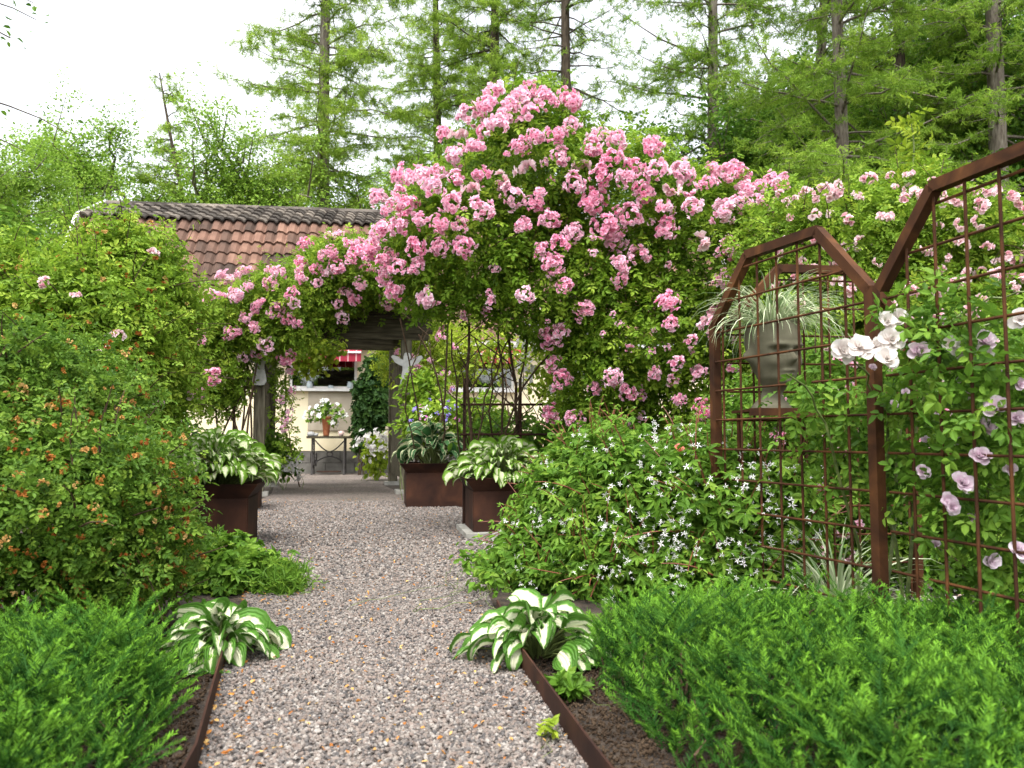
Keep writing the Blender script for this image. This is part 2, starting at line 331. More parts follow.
def cluster_mesh(name, nflow, mats, seed, R=.5, fsize=.34, dome=.75, center=True):
    r = np.random.default_rng(seed); mb = MB()
    k = 0
    while k < nflow:
        d = r.normal(size=3); d /= np.linalg.norm(d)
        if d[2] < -.55: continue
        k += 1
        p = d * R * np.array([1, 1, dome]) * r.uniform(.42, 1.05)
        fl = flower([(5, .52, .25, .95, .25), (5, .40, .65, .8, .3), (4, .26, 1.05, .7, .3)], seed * 100 + k, 2, 2, .3)
        v, f, u = xf(fl, (0, 0, 0), r.random() * 6.28, 0, 0, fsize * r.uniform(.8, 1.25) * 1.15)
        Rm = frames((d + r.normal(size=3) * .25)[None], r.normal(size=3)[None])[0]
        base = r.uniform(.15, .6)
        mb.add(v @ Rm.T + p, f, np.clip(base + .45 * u + r.normal(size=len(v)) * .08, 0, 1), 0, 0)
    return mb.mesh(name, mats, smooth=False)

# ------------------------------------------------------------------ foliage volumes
def pxell(px, py, Y, rx, rz, ry=None, w=1.0):
    """ellipsoid: centre seen at a picture place at distance Y, radii in metres"""
    c = at(px, py, Y); return (c[0], c[1], c[2], rx, ry if ry is not None else (rx + rz) / 2, rz, w)
def E(px, py, Y, wx, wz, ry=None, w=1.0):
    s = Y / F; return pxell(px, py, Y, wx * s, wz * s, ry, w)
def wob(d, ph):
    return .91 + .09 * np.sin(d[:, 0] * 5.1 + ph) * np.cos(d[:, 2] * 4.3 + ph * 1.7) + .08 * np.sin(d[:, 0] * 11 + d[:, 2] * 9 + ph * 2.3 + d[:, 1] * 7)
def ell_points(ells, n, lo=.55, hi=1.04, back=.45, zmin=.03, rng=RNG, deep=.62):
    e = np.array(ells); wt = e[:, 6] * (e[:, 3] * e[:, 5] + e[:, 3] * e[:, 4] + e[:, 4] * e[:, 5]); wt = wt / wt.sum()
    P, D = [], []; got = 0
    while got < n:
        m = int((n - got) * 2.2) + 50
        k = rng.choice(len(e), m, p=wt); d = nrm(rng.normal(size=(m, 3)))
        r = (lo + (hi - lo) * rng.random(m) ** .6) * wob(d, k * 1.3)
        p = e[k, :3] + d * e[k, 3:6] * r[:, None]
        ok = p[:, 2] > zmin
        ok &= (d[:, 1] < .35) | (rng.random(m) < back)
        for q in range(len(e)):
            if len(e) > 1:
                q2 = (((p - e[q, :3]) / e[q, 3:6]) ** 2).sum(1)
                ok &= (q2 > deep ** 2) | (k == q) | (rng.random(m) < .12)
        P.append(p[ok]); D.append(nrm(d[ok] / e[k[ok], 3:6])); got += ok.sum()
    return np.concatenate(P)[:n], np.concatenate(D)[:n]
def leaves(mb, P, D, per, spread, tmpl, size, up=.55, jit=.55, mat=0, var=.55, rng=RNG, droop=.3):
    n = len(P); cl = rng.random(n)
    p = np.repeat(P, per, 0) + rng.normal(size=(n * per, 3)) * spread
    d = np.repeat(D, per, 0); c = np.repeat(cl, per)
    nv = nrm(d * (1 - up) + np.array([0, 0, up]) + rng.normal(size=d.shape) * jit)
    dv = nrm(d * .6 + rng.normal(size=d.shape) * .8 + np.array([0, 0, -droop]))
    sz = size * rng.uniform(.65, 1.2, n * per)
    place(mb, tmpl, p, frames(nv, dv), sz, np.clip(c * (1 - var) + rng.random(n * per) * var, 0, 1), mat=mat)
def shoots(mbs, mbl, P, D, L, tmpl, size, rng=RNG, r=.004, smat=0, lmat=0, up=.6, step=.06, lift=.2):
    for p, d in zip(P, D):
        l = L * rng.uniform(.5, 1.2); dd = nrm(d + np.array([0, 0, up]) + rng.normal(size=3) * .3)
        side = nrm(np.cross(dd, rng.normal(size=3)))
        t = np.linspace(0, 1, 6)[:, None]; pts = p - dd * l * .3 + dd * l * 1.3 * t + side * l * .25 * t ** 2 - np.array([0, 0, lift]) * l * t ** 2
        tube(mbs, pts, np.linspace(r, r * .4, 6), 4, smat)
        k = max(3, int(l / step)); tt = np.linspace(.25, 1, k)
        q = np.stack([np.interp(tt, t[:, 0], pts[:, i]) for i in range(3)], -1)
        ax = np.broadcast_to(dd, q.shape); out = nrm(np.cross(ax, rng.normal(size=q.shape)))
        place(mbl, tmpl, q, frames(nrm(np.array([0, 0, .8]) + rng.normal(size=q.shape) * .4), nrm(out + ax * .6)), size * rng.uniform(.6, 1, k) * (1.1 - .4 * tt), rng.uniform(.5, 1, k), mat=lmat)
def stems(mb, base, ells, n, r0=.012, rng=RNG, spread=.25, sides=5, mat=0, bow=.07):
    P, D = ell_points(ells, n, .3, .85, 1, rng=rng)
    for p in P:
        b = np.array(base) + np.array([rng.normal() * spread, rng.normal() * spread * .6, 0]); b[2] = -.02
        t = np.linspace(0, 1, 9)[:, None]; side = rng.normal(size=3) * bow * np.array([1, 1, .1])
        pts = b + (p - b) * np.concatenate([t ** 1.5, t ** 1.5, t ** .9], 1) + side * np.sin(t * math.pi) + rng.normal(size=(9, 3)) * .012
        tube(mb, pts, np.linspace(r0 * rng.uniform(.6, 1.2), r0 * .35, 9), sides, mat)
def hit(ells, px, py):
    d = ray(px, py); o = np.array([0, 0, EYE]); best = None
    for e in ells:
        c = np.array(e[:3]); r = np.array(e[3:6]); oo = (o - c) / r; dd = d / r
        A = dd @ dd; B = 2 * oo @ dd; C = oo @ oo - 1; disc = B * B - 4 * A * C
        if disc <= 0: continue
        t = (-B - math.sqrt(disc)) / (2 * A)
        if best is None or t < best[0]:
            p = o + d * t; best = (t, p, nrm((p - c) / r ** 2))
    return best
def blooms(root, name, meshes, ells, dens, n, bbox, smin, smax, gap, rng=RNG, out=.03, stuffname=None, mats=None, top=100, sizefn=None):
    """flower heads on the outside of a plant: the hundred that show largest as parts, the rest as one part"""
    got = []; tries = 0; x0, y0, x1, y1 = bbox
    while len(got) < n and tries < n * 60:
        tries += 1; px = rng.uniform(x0, x1); py = rng.uniform(y0, y1)
        if rng.random() > dens(px, py): continue
        h = hit(ells, px, py)
        if h is None: continue
        s = rng.uniform(smin, smax) * (sizefn(px, py) if sizefn else 1)
        p = h[1] + h[2] * out * rng.uniform(.3, 2.2)
        if any(np.linalg.norm(p - q[0]) < gap * (s + q[2]) * .5 for q in got): continue
        got.append((p, nrm(h[2] * .7 + np.array([0, -.35, .45]) + rng.normal(size=3) * .25), s))
    got.sort(key=lambda g: -g[2] / np.linalg.norm(g[0]))
    base = np.array(world_loc(root)); rest = MB()
    for i, (p, nv, s) in enumerate(got):
        me = meshes[i % len(meshes)]; R = frames(nv[None], rng.normal(size=3)[None])[0]
        Mt = Matrix([[*(R[a] * s), (p - base)[a]] for a in range(3)] + [[0, 0, 0, 1]])
        if i < top:
            o = bpy.data.objects.new(name, me); COL.objects.link(o); o.parent = root; o.matrix_local = Mt
        else:
            k = len(me.vertices); co = np.empty(k * 3, np.float32); me.vertices.foreach_get('co', co); co = co.reshape(-1, 3)
            ra = np.empty(k, np.float32); me.attributes['rnd'].data.foreach_get('value', ra)
            fl = np.array([list(q.vertices) for q in me.polygons]); rest.add((co @ (R * s).T) + p, fl, ra)
    if rest.n: tag(rest.build(stuffname or 'small_rose_clusters', mats, root), kind='stuff')
    return got

# ------------------------------------------------------------------ light
SUN_EL, SUN_AZ = math.radians(66), math.radians(-165)   # azimuth measured from +Y towards +X: behind the camera, to the left
w = bpy.data.worlds.new('World'); SC.world = w; w.use_nodes = True; nt = w.node_tree; nt.nodes.clear()
out = nt.nodes.new('ShaderNodeOutputWorld'); bg = nt.nodes.new('ShaderNodeBackground'); sky = nt.nodes.new('ShaderNodeTexSky')
sky.sky_type = 'NISHITA'; sky.sun_disc = False; sky.sun_elevation = SUN_EL; sky.sun_rotation = SUN_AZ; sky.air_density = 1.0; sky.dust_density = 4.0
hs = nt.nodes.new('ShaderNodeHueSaturation'); hs.inputs['Saturation'].default_value = .16; hs.inputs['Value'].default_value = 1.0
nt.links.new(sky.outputs[0], hs.inputs['Color'])
# an even layer of cloud over the blue
tcw = nt.nodes.new('ShaderNodeTexCoord'); nz = nt.nodes.new('ShaderNodeTexNoise'); nz.inputs['Scale'].default_value = 2.2; nz.inputs['Detail'].default_value = 6
nt.links.new(tcw.outputs['Generated'], nz.inputs['Vector'])
cr = ramp(nt, [(.3, (.92, .94, .97)), (.7, (1.06, 1.05, 1.03))], nz.outputs['Fac'])
mxw = nt.nodes.new('ShaderNodeMix'); mxw.data_type = 'RGBA'; mxw.blend_type = 'MULTIPLY'; mxw.inputs[0].default_value = 1
nt.links.new(hs.outputs[0], mxw.inputs[6]); nt.links.new(cr.outputs[0], mxw.inputs[7])
nt.links.new(mxw.outputs[2], bg.inputs[0]); bg.inputs[1].default_value = .15; nt.links.new(bg.outputs[0], out.inputs[0])
sl = bpy.data.lights.new('sun', 'SUN'); sl.energy = 0.9; sl.angle = math.radians(40); sl.color = (1, .97, .92)
so = bpy.data.objects.new('sun', sl); COL.objects.link(so)
sd = Vector((math.sin(SUN_AZ) * math.cos(SUN_EL), math.cos(SUN_AZ) * math.cos(SUN_EL), math.sin(SUN_EL)))
so.rotation_euler = sd.to_track_quat('Z', 'Y').to_euler()
SC.view_settings.view_transform = 'Standard'; SC.view_settings.look = 'None'; SC.view_settings.exposure = 1.84; SC.view_settings.gamma = 1

# ------------------------------------------------------------------ ground, path
g = MB(); g.add([[-300, -60, 0], [300, -60, 0], [300, 400, 0], [-300, 400, 0]], [[0, 1, 2, 3]])
gm, nt, out = new_mat('bed_and_lawn')
tc = N(nt, 'ShaderNodeTexCoord'); n1 = N(nt, 'ShaderNodeTexNoise', Scale=13, Detail=10); n2 = N(nt, 'ShaderNodeTexNoise', Scale=50, Detail=6)
for q in (n1, n2): nt.links.new(tc.outputs['Object'], q.inputs['Vector'])
rs = ramp(nt, [(.3, (.012, .008, .005)), (.5, (.032, .021, .013)), (.75, (.075, .052, .033))], n1.outputs['Fac'])
rg = ramp(nt, [(.3, (.035, .075, .015)), (.7, (.09, .17, .03))], n2.outputs['Fac'])
sx = N(nt, 'ShaderNodeSeparateXYZ'); nt.links.new(tc.outputs['Object'], sx.inputs[0]); mr = N(nt, 'ShaderNodeMapRange'); mr.inputs[1].default_value = 17; mr.inputs[2].default_value = 19
nt.links.new(sx.outputs[1], mr.inputs[0]); mx = N(nt, 'ShaderNodeMix', data_type='RGBA'); nt.links.new(mr.outputs[0], mx.inputs[0]); nt.links.new(rs.outputs[0], mx.inputs[6]); nt.links.new(rg.outputs[0], mx.inputs[7])
p = N(nt, 'ShaderNodeBsdfPrincipled', Roughness=.95); nt.links.new(mx.outputs[2], p.inputs['Base Color'])
b = N(nt, 'ShaderNodeBump', Strength=1, Distance=.02); nt.links.new(n2.outputs['Fac'], b.inputs['Height']); nt.links.new(b.outputs[0], p.inputs['Normal']); nt.links.new(p.outputs[0], out.inputs[0])
tag(g.build('ground', gm), kind='structure')

LEFT = [(-.30, -.3), (-.70, 1.82), (-.89, 2.48), (-1.28, 3.9), (-2.0, 5.4), (-2.75, 8.1), (-3.25, 10.9), (-4.0, 13.6)]
RIGHT = [(.62, -.3), (.18, 1.82), (.02, 2.7), (-.12, 3.9), (-.12, 5.0), (-.05, 5.6), (-.45, 8.4), (-1.5, 10.9), (-2.1, 13.0)]
def lx(y, tab): return np.interp(y, [q[1] for q in tab], [q[0] for q in tab])
g = MB(); ys = np.concatenate([np.linspace(-.3, 13, 40)]); L = np.stack([lx(ys, LEFT), ys, np.full_like(ys, .004)], -1); R_ = np.stack([lx(ys, RIGHT), ys, np.full_like(ys, .004)], -1)
V = np.concatenate([L, R_]); n = len(ys); g.add(V, [[i, n + i, n + i + 1, i + 1] for i in range(n - 1)])
# yard in front of the house
g.add([[-9, 12.9, .008], [3, 12.9, .008], [4, 18.2, .008], [-10, 18.2, .008]], [[0, 1, 2, 3]])
tag(g.build('gravel_path', M['gravel']), kind='structure')
# loose stones of the path
def ico():
    t = (1 + 5 ** .5) / 2
    V = np.array([[-1, t, 0], [1, t, 0], [-1, -t, 0], [1, -t, 0], [0, -1, t], [0, 1, t], [0, -1, -t], [0, 1, -t], [t, 0, -1], [t, 0, 1], [-t, 0, -1], [-t, 0, 1]]) / 1.9
    Fc = [[0, 11, 5], [0, 5, 1], [0, 1, 7], [0, 7, 10], [0, 10, 11], [1, 5, 9], [5, 11, 4], [11, 10, 2], [10, 7, 6], [7, 1, 8], [3, 9, 4], [3, 4, 2], [3, 2, 6], [3, 6, 8], [3, 8, 9], [4, 9, 5], [2, 4, 11], [6, 2, 10], [8, 6, 7], [9, 8, 1]]
    return V, np.array(Fc)
iv, if_ = ico()
g = MB()
for (y0, y1, dens, s0, s1) in ((1.2, 4.2, 17000, .0036, .0078), (4.2, 9.5, 5200, .0065, .0115)):
    for var in range(6):
        r = np.random.default_rng(50 + var); tv = iv * r.uniform(.6, 1.25, (12, 1)) * np.array([1.15, .9, .7])
        yy = r.uniform(y0, y1, int(dens * (y1 - y0) * 1.3 / 6)); a, b_ = lx(yy, LEFT), lx(yy, RIGHT)
        xx = a + (b_ - a) * r.random(len(yy)); nn = len(yy)
        P = np.stack([xx, yy, r.uniform(.004, .013, nn)], -1)
        place(g, (tv, if_, np.zeros(12)), P, frames(nrm(r.normal(size=(nn, 3)) * .5 + [0, 0, 1]), r.normal(size=(nn, 3))), r.uniform(s0, s1, nn), r.random(nn))
tag(g.build('gravel', M['stone']), kind='stuff')
# fallen petals and dry bits on the gravel
g = MB(); r = np.random.default_rng(5)
NL = 1900; yy = 1.3 + 8.5 * r.random(NL) ** 1.4; a, b_ = lx(yy, LEFT), lx(yy, RIGHT); f_ = r.random(NL); f_ = np.where(r.random(NL) < .55, f_ ** 3, f_); xx = a + (b_ - a) * f_
place(g, xf(OV, s=1), np.stack([xx, yy, np.full(NL, .02)], -1), frames(nrm(r.normal(size=(NL, 3)) * .35 + [0, 0, 1]), r.normal(size=(NL, 3))), r.uniform(.006, .019, NL))
tag(g.build('fallen_petals', M['orange_dead']), kind='stuff')
g = MB(); r = np.random.default_rng(6)
n_ = 900; P = np.stack([r.uniform(.9, 2.6, n_), r.uniform(2.3, 4.2, n_), r.uniform(.005, .02, n_)], -1)
place(g, xf(OV), P, frames(nrm(r.normal(size=(n_, 3)) * .4 + [0, 0, 1]), r.normal(size=(n_, 3))), r.uniform(.018, .035, n_))
tag(g.build('fallen_white_petals', M['white']), kind='stuff')
# crumbs of soil and chips in the beds
g = MB(); r = np.random.default_rng(8)
n_ = 26000; P = np.stack([r.uniform(.0, 1.0, n_), r.uniform(1.2, 3.3, n_), r.uniform(0, .012, n_)], -1); P = P[P[:, 0] > lx(P[:, 1], RIGHT) + .03]
P2 = np.stack([r.uniform(-1.6, -.5, n_), r.uniform(1.2, 3.3, n_), r.uniform(0, .012, n_)], -1); P2 = P2[P2[:, 0] < lx(P2[:, 1], LEFT) - .03]
P = np.concatenate([P, P2]); n_ = len(P)
place(g, (iv * r.uniform(.6, 1.2, (12, 1)), if_, np.zeros(12)), P, frames(r.normal(size=(n_, 3)), r.normal(size=(n_, 3))), r.uniform(.0015, .007, n_) * r.uniform(.5, 1, n_))
tag(g.build('soil', M['soil']), kind='stuff')

# steel edging of the path
def edging(tab, y0, y1, side, label):
    g = MB(); ys = np.linspace(y0, y1, 14); x = lx(ys, tab); h = .075; t = .006
    A = np.stack([x - t * .5, ys, np.full_like(ys, -.05)], -1); B = A + [t, 0, 0]; C = B + [0, 0, h + .05]; D = A + [0, 0, h + .05]
    n = len(ys); V = np.concatenate([A, B, C, D])
    for (p, q) in ((0, 3), (3, 2), (2, 1)):
        g.add(V, [[p * n + i, p * n + i + 1, q * n + i + 1, q * n + i] for i in range(n - 1)])
    g.add(V, [[0, n, 2 * n, 3 * n], [n - 1, 4 * n - 1, 3 * n - 1, 2 * n - 1]])
    tag(g.build('steel_edging', M['rustdark']), label, 'garden edging', 'rusty steel edgings along the gravel path')
edging(RIGHT, .9, 3.4, 1, 'rusty steel edging strip running below the hosta beside bare soil and yew')
edging(LEFT, .9, 2.9, -1, 'shorter rusty steel edging strip between gravel and the yew beside the orange-tinged bush')

# ------------------------------------------------------------------ house
HA = math.radians(7)
house = thing('house', 'cream rendered house with red pantile mansard roof at the end of the path', 'house', (-3.87, 17, 0), HA)
def H(mb, name, mat, parent=house, smooth=False): return mb.build(name, mat, parent, smooth, local=True)
XL, XR = -5.55, 9.0
WINS = [(-.15, 1.42), (-3.55, 1.3), (3.3, 1.3)]      # centre x, width
WZ0, WZ1 = 1.80, 2.62
g = MB(); xs = sorted([XL] + [c - w_ / 2 for c, w_ in WINS] + [c + w_ / 2 for c, w_ in WINS] + [XR])
for i in range(len(xs) - 1):
    if i % 2 == 0: box(g, (xs[i], 0, .48), (xs[i + 1], .25, 3.0))
    else:
        box(g, (xs[i], 0, .48), (xs[i + 1], .25, WZ0)); box(g, (xs[i], 0, WZ1), (xs[i + 1], .25, 3.0))
box(g, (XL, .25, .0), (XL + .2, 6.3, 3.0)); box(g, (XR - .2, .25, 0), (XR, 6.3, 3.0)); box(g, (XL, 6.3, 0), (XR, 6.5, 3.0))
for x_ in (XL, XR - .2):      # gable ends
    P = [(0.0, 3.0), (1.72, 5.72), (3.2, 6.42), (4.7, 5.72), (6.4, 3.0)]; V = [[x_, y, z] for y, z in P] + [[x_ + .2, y, z] for y, z in P]
    g.add(V, [[0, 1, 2, 3, 4]]); g.add(V, [[9, 8, 7, 6, 5]])
H(g, 'wall', M['cream'])
g = MB()
for k in range(24):
    for c in range(2): box(g, (XL + k * .61 + (.3 if c else 0), -.06 + RNG.random() * .012, .0 + c * .235), (XL + k * .61 + .595 + (.3 if c else 0), .02, .225 + c * .235), rnd=RNG.random())
box(g, (XL, -.03, 0), (XR, .1, .47)); H(g, 'plinth', M['brickbase'])
def pantiles(mb, a, b, mat, x0, x1, courses, per=.245):
    """from lower edge a=(y,z) to upper edge b"""
    a, b = np.array(a), np.array(b); d = (b - a) / courses; nv = np.array([-d[1], d[0]]); nv /= np.linalg.norm(nv)
    nt_ = int((x1 - x0) / per); s = 8; u = np.linspace(0, nt_, nt_ * s + 1); x = x0 + u * per
    prof = .034 * np.sin(u * 2 * math.pi) + .014 * np.sin(u * 4 * math.pi + 1)
    for c in range(courses):
        lo = a + d * c - d * .10; hi = a + d * (c + 1)
        tone = np.repeat(RNG.random(nt_), s); tone = np.append(tone, tone[-1])
        sag = .012 * np.sin(x * .8 + c)
        def row(base, off): return np.stack([x, base[0] + nv[0] * (prof + off + sag), base[1] + nv[1] * (prof + off + sag)], -1)
        rows = [row(lo, .018), row(lo, .058), row(hi, .012)]; V = np.concatenate(rows); n = len(x)
        mb.add(V, [[r * n + i, r * n + i + 1, (r + 1) * n + i + 1, (r + 1) * n + i] for r in range(2) for i in range(n - 1)], np.tile(tone, 3), 0, mat)
roof = MB()
pantiles(roof, (-.35, 2.85), (1.68, 5.80), 0, XL - .25, XR + .2, 10)
pantiles(roof, (1.60, 5.80), (3.2, 6.55), 1, XL - .25, XR + .2, 5)
roof.add([[XL - .2, 3.2, 6.5], [XR + .2, 3.2, 6.5], [XR + .2, 4.8, 5.8], [XL - .2, 4.8, 5.8], [XR + .2, 6.75, 2.85], [XL - .2, 6.75, 2.85]], [[0, 1, 2, 3], [3, 2, 4, 5]], .5, 0, 0)
rf = H(roof, 'roof', [M['tile_orange'], M['tile_grey']])
g = MB()
for k in range(int((XR - XL + .4) / .33)):
    x_ = XL - .25 + k * .33; g2 = [[x_, 3.2, 6.53 + .004 * math.sin(k)], [x_ + .36, 3.2, 6.545]]
    tube(g, g2, [.095, .085], 8, rnd=RNG.random())
H(g, 'ridge_tiles', M['tile_grey'], rf)
g = MB()
for (a, b_) in (((-.4, 2.72), (1.62, 5.74)), ((1.62, 5.74), (3.22, 6.50))):
    for x_ in (XL - .33, XR + .2):
        nv = nrm(np.array([-(b_[1] - a[1]), b_[0] - a[0]]))
        q = [np.array(a) - nv * .1, np.array(b_) - nv * .1, np.array(b_) + nv * .13, np.array(a) + nv * .13]
        V = [[x_, *p_] for p_ in q] + [[x_ + .07, *p_] for p_ in q]
        g.add(V, [[0, 3, 2, 1], [4, 5, 6, 7], [0, 1, 5, 4], [1, 2, 6, 5], [2, 3, 7, 6], [3, 0, 4, 7]])
H(g, 'verge_board', M['whitepaint'])
g = MB(); box(g, (XL - .2, -.37, 2.72), (XR + .2, -.3, 2.84)); H(g, 'eaves_board', M['whitepaint'])
g = MB(); box(g, (XL + .3, 1.6, .5), (XR - .3, 1.65, 2.95)); box(g, (XL + .3, .26, 2.9), (XR - .3, 1.6, 2.94)); box(g, (XL + .3, .26, 1.2), (XR - .3, 1.6, 1.24)); H(g, 'interior', M['dark_room'])
for c, w_ in WINS:
    g = MB(); a, b_ = c - w_ / 2, c + w_ / 2; t = .06
    box(g, (a, .04, WZ0), (a + t, .14, WZ1)); box(g, (b_ - t, .04, WZ0), (b_, .14, WZ1)); box(g, (a + t, .04, WZ1 - t), (b_ - t, .14, WZ1)); box(g, (a + t, .04, WZ0), (b_ - t, .14, WZ0 + .05))
    fr = H(g, 'window', M['whitepaint'])
    g = MB(); box(g, (a + t + .002, .08, WZ0 + .052), (b_ - t - .002, .086, WZ1 - t - .002)); H(g, 'pane', M['glass'], fr)
    g = MB(); box(g, (a - .06, -.16, WZ0 - .06), (b_ + .06, .038, WZ0 - .003)); H(g, 'sill', M['whitepaint'], fr)
    g = MB()   # awning: slope, valance
    V = [[a - .12, -.02, 2.80], [b_ + .12, -.02, 2.80], [b_ + .12, -.62, 2.52], [a - .12, -.62, 2.52], [b_ + .12, -.63, 2.33], [a - .12, -.63, 2.33]]
    V = V + [[v[0], v[1] + .006, v[2] - .006] for v in V]
    g.add(V, [[0, 3, 2, 1], [3, 5, 4, 2], [6, 7, 8, 9], [9, 8, 10, 11]]); g.add(V, [[3, 0, 6], [1, 2, 8]])
    aw = H(g, 'awning', M['awning'])
    g = MB(); box(g, (a - .12, -.66, 2.50), (b_ + .12, -.635, 2.535)); H(g, 'awning_rail', M['whitepaint'], aw)
def hp(x, y, z): c, s = math.cos(HA), math.sin(HA); return np.array([-3.87 + x * c - y * s, 17 + x * s + y * c, z])
# jars on the sill, flowers behind the glass
for k, (x_, lb) in enumerate(((-.42, 'tall pale blue jar at the left end of the window sill'), (.02, 'low pale blue dish in the middle of the window sill'), (.42, 'rounded pale blue jar at the right end of the window sill'))):
    q = hp(x_, -.07, WZ0 - .003); g = MB(); hgt = (.15, .06, .14)[k]
    lathe(g, [(0, 0), (.05, 0), (.065, hgt * .4), (.055, hgt * .8), (.04, hgt * .88), (.048, hgt), (.035, hgt), (.03, hgt * .6)], (0, 0, 0), 14)
    t = thing('jar', lb, 'jar', q, 0, 'jars on the window sill'); H(g, 'body', M['jar'], t, True)
    g = MB(); lathe(g, [(.044, hgt - .006), (.052, hgt - .006), (.052, hgt + .006), (.044, hgt + .006), (.044, hgt - .006)], (0, 0, 0), 14); H(g, 'rim', M['jar'], t, True)

# board on the wall, table and what stands on it
q = hp(-.02, -.03, .0)
t = thing('wall_board', 'plain taupe board hung on two hooks on the cream wall below the window', 'board', hp(-.0, -.005, 1.35), HA)
g = MB(); box(g, (-.45, -.03, -.44), (.45, 0, .40)); H(g, 'panel', M['linen'], t)
for x_ in (-.39, .39):
    g = MB(); box(g, (x_ - .02, -.036, .40), (x_ + .02, -.004, .44)); tube(g, [[x_, -.02, .43], [x_, -.05, .45], [x_, -.05, .49]], .008, 5); H(g, 'hook', M['iron'], t)
tt = thing('table', 'weathered plank table on an old black cast iron treadle base by the wall', 'table', hp(.06, -.62, .008), HA)
g = MB(); box(g, (-.43, -.22, .735), (.43, .0, .782)); box(g, (-.44, .004, .733), (.425, .21, .779)); H(g, 'tabletop', M['oldwoodh'], tt)
for x_ in (-.32, .32):
    g = MB()
    for y_ in (-.17, .17): tube(g, [[x_, y_ * 1.1, .0], [x_, y_, .1], [x_, y_ * .9, .733]], [.025, .018, .02], 6)
    tube(g, [[x_, -.17, .12], [x_, 0, .2], [x_, .17, .12]], .014, 5); tube(g, [[x_, -.15, .5], [x_, 0, .42], [x_, .15, .5]], .014, 5)
    H(g, 'leg', M['iron'], tt)
g = MB(); T_ = np.linspace(-1, 1, 15)
tube(g, np.stack([T_ * .30, np.full(15, .12), .46 + .24 * np.abs(T_) ** 1.6], -1), .013, 5)
tube(g, np.stack([T_ * .30, np.full(15, .12), .36 - .14 * T_ ** 2], -1), .013, 5)
a_ = np.linspace(0, 6.283, 13); tube(g, np.stack([np.cos(a_) * .06, np.full(13, .12), .41 + np.sin(a_) * .05], -1), .012, 5)
H(g, 'scroll_brace', M['iron'], tt)
g = MB(); box(g, (-.2, -.13, .05), (.2, .13, .065)); tube(g, [[-.25, 0, .06], [.25, 0, .06]], .012, 5); H(g, 'treadle', M['rustdark'], tt)
g = MB(); a_ = np.linspace(0, 6.283, 17); tube(g, np.stack([np.full(17, -.26), np.cos(a_) * .13, .30 + np.sin(a_) * .13], -1), .012, 5)
tube(g, [[-.26, -.13, .3], [-.26, .13, .3]], .008, 5); tube(g, [[-.26, 0, .17], [-.26, 0, .43]], .008, 5); H(g, 'flywheel', M['iron'], tt)
g = MB(); lathe(g, [(0, 0), (.055, 0), (.06, .03), (.095, .36), (.105, .37), (.105, .40), (.09, .40), (.08, .36)], (0, 0, 0), 18)
vb = hp(.0, -.64, .79); v = thing('flower_vase', 'tall rusty terracotta vase with white star flowers on the table', 'vase', vb); H(g, 'vase', M['terracotta'], v, True)
g = MB(); r = np.random.default_rng(9); n_ = 46; d = nrm(r.normal(size=(n_, 3)) * [1, .8, .5] + [0, 0, .55]); P = d * r.uniform(.22, .44, (n_, 1)) * [1.05, .8, 1] + [0, 0, .38]
for p_ in P[:30]: tube(g, [[0, 0, .34], p_ * .5 + [0, 0, .2], p_], .005, 4)
place(g, LEAFTUFT, np.repeat(P, 2, 0) * .85 + [0, 0, .03] + r.normal(size=(n_ * 2, 3)) * .04, frames(r.normal(size=(n_ * 2, 3)) + [0, 0, 1], r.normal(size=(n_ * 2, 3))), .065); H(g, 'foliage', M['mid_leaf'], v)
fm = []
for k in range(3):
    mb = MB(); f5 = flower([(6, .5, .2, .6, .15)], 70 + k, 2, 2); mb.add(f5[0], f5[1], RNG.random(len(f5[0])) * .5 + .5); fm.append(mb.mesh('lily_flower', M['starwhite']))
for k in range(34):
    o = bpy.data.objects.new('flower', fm[k % 3]); COL.objects.link(o); o.parent = v; R = frames((d[k] + [0, -.6, .2])[None], r.normal(size=(1, 3)))[0] * r.uniform(.10, .15)
    o.matrix_local = Matrix([[*R[a], P[k][a]] for a in range(3)] + [[0, 0, 0, 1]])
g = MB(); lathe(g, [(0, 0), (.04, 0), (.055, .05), (.055, .11), (.048, .11), (.045, .03)], (0, 0, 0), 16)
cp = thing('cup', 'pale pink ceramic cup on the right end of the table', 'cup', hp(.30, -.66, .783)); H(g, 'bowl', M['cup'], cp, True)
g = MB(); a_ = np.linspace(-1.5, 1.5, 9); tube(g, np.stack([.053 + .03 * np.cos(a_), 0 * a_, .055 + .035 * np.sin(a_)], -1), .007, 5); H(g, 'handle', M['cup'], cp, True)
g = MB(); r = np.random.default_rng(3); g.add(iv * [.10, .07, .07] * r.uniform(.8, 1.15, (12, 1)) + [0, 0, .05], if_)
g.add(iv * [.05, .045, .045] * r.uniform(.8, 1.15, (12, 1)) + [.11, -.02, .035], if_)
o = g.build('stone', M['stonegrey'], smooth=True); o.location = tuple(hp(-.30, -.64, .781)); tag(o, 'lump of grey stone on the left end of the table', 'stone')

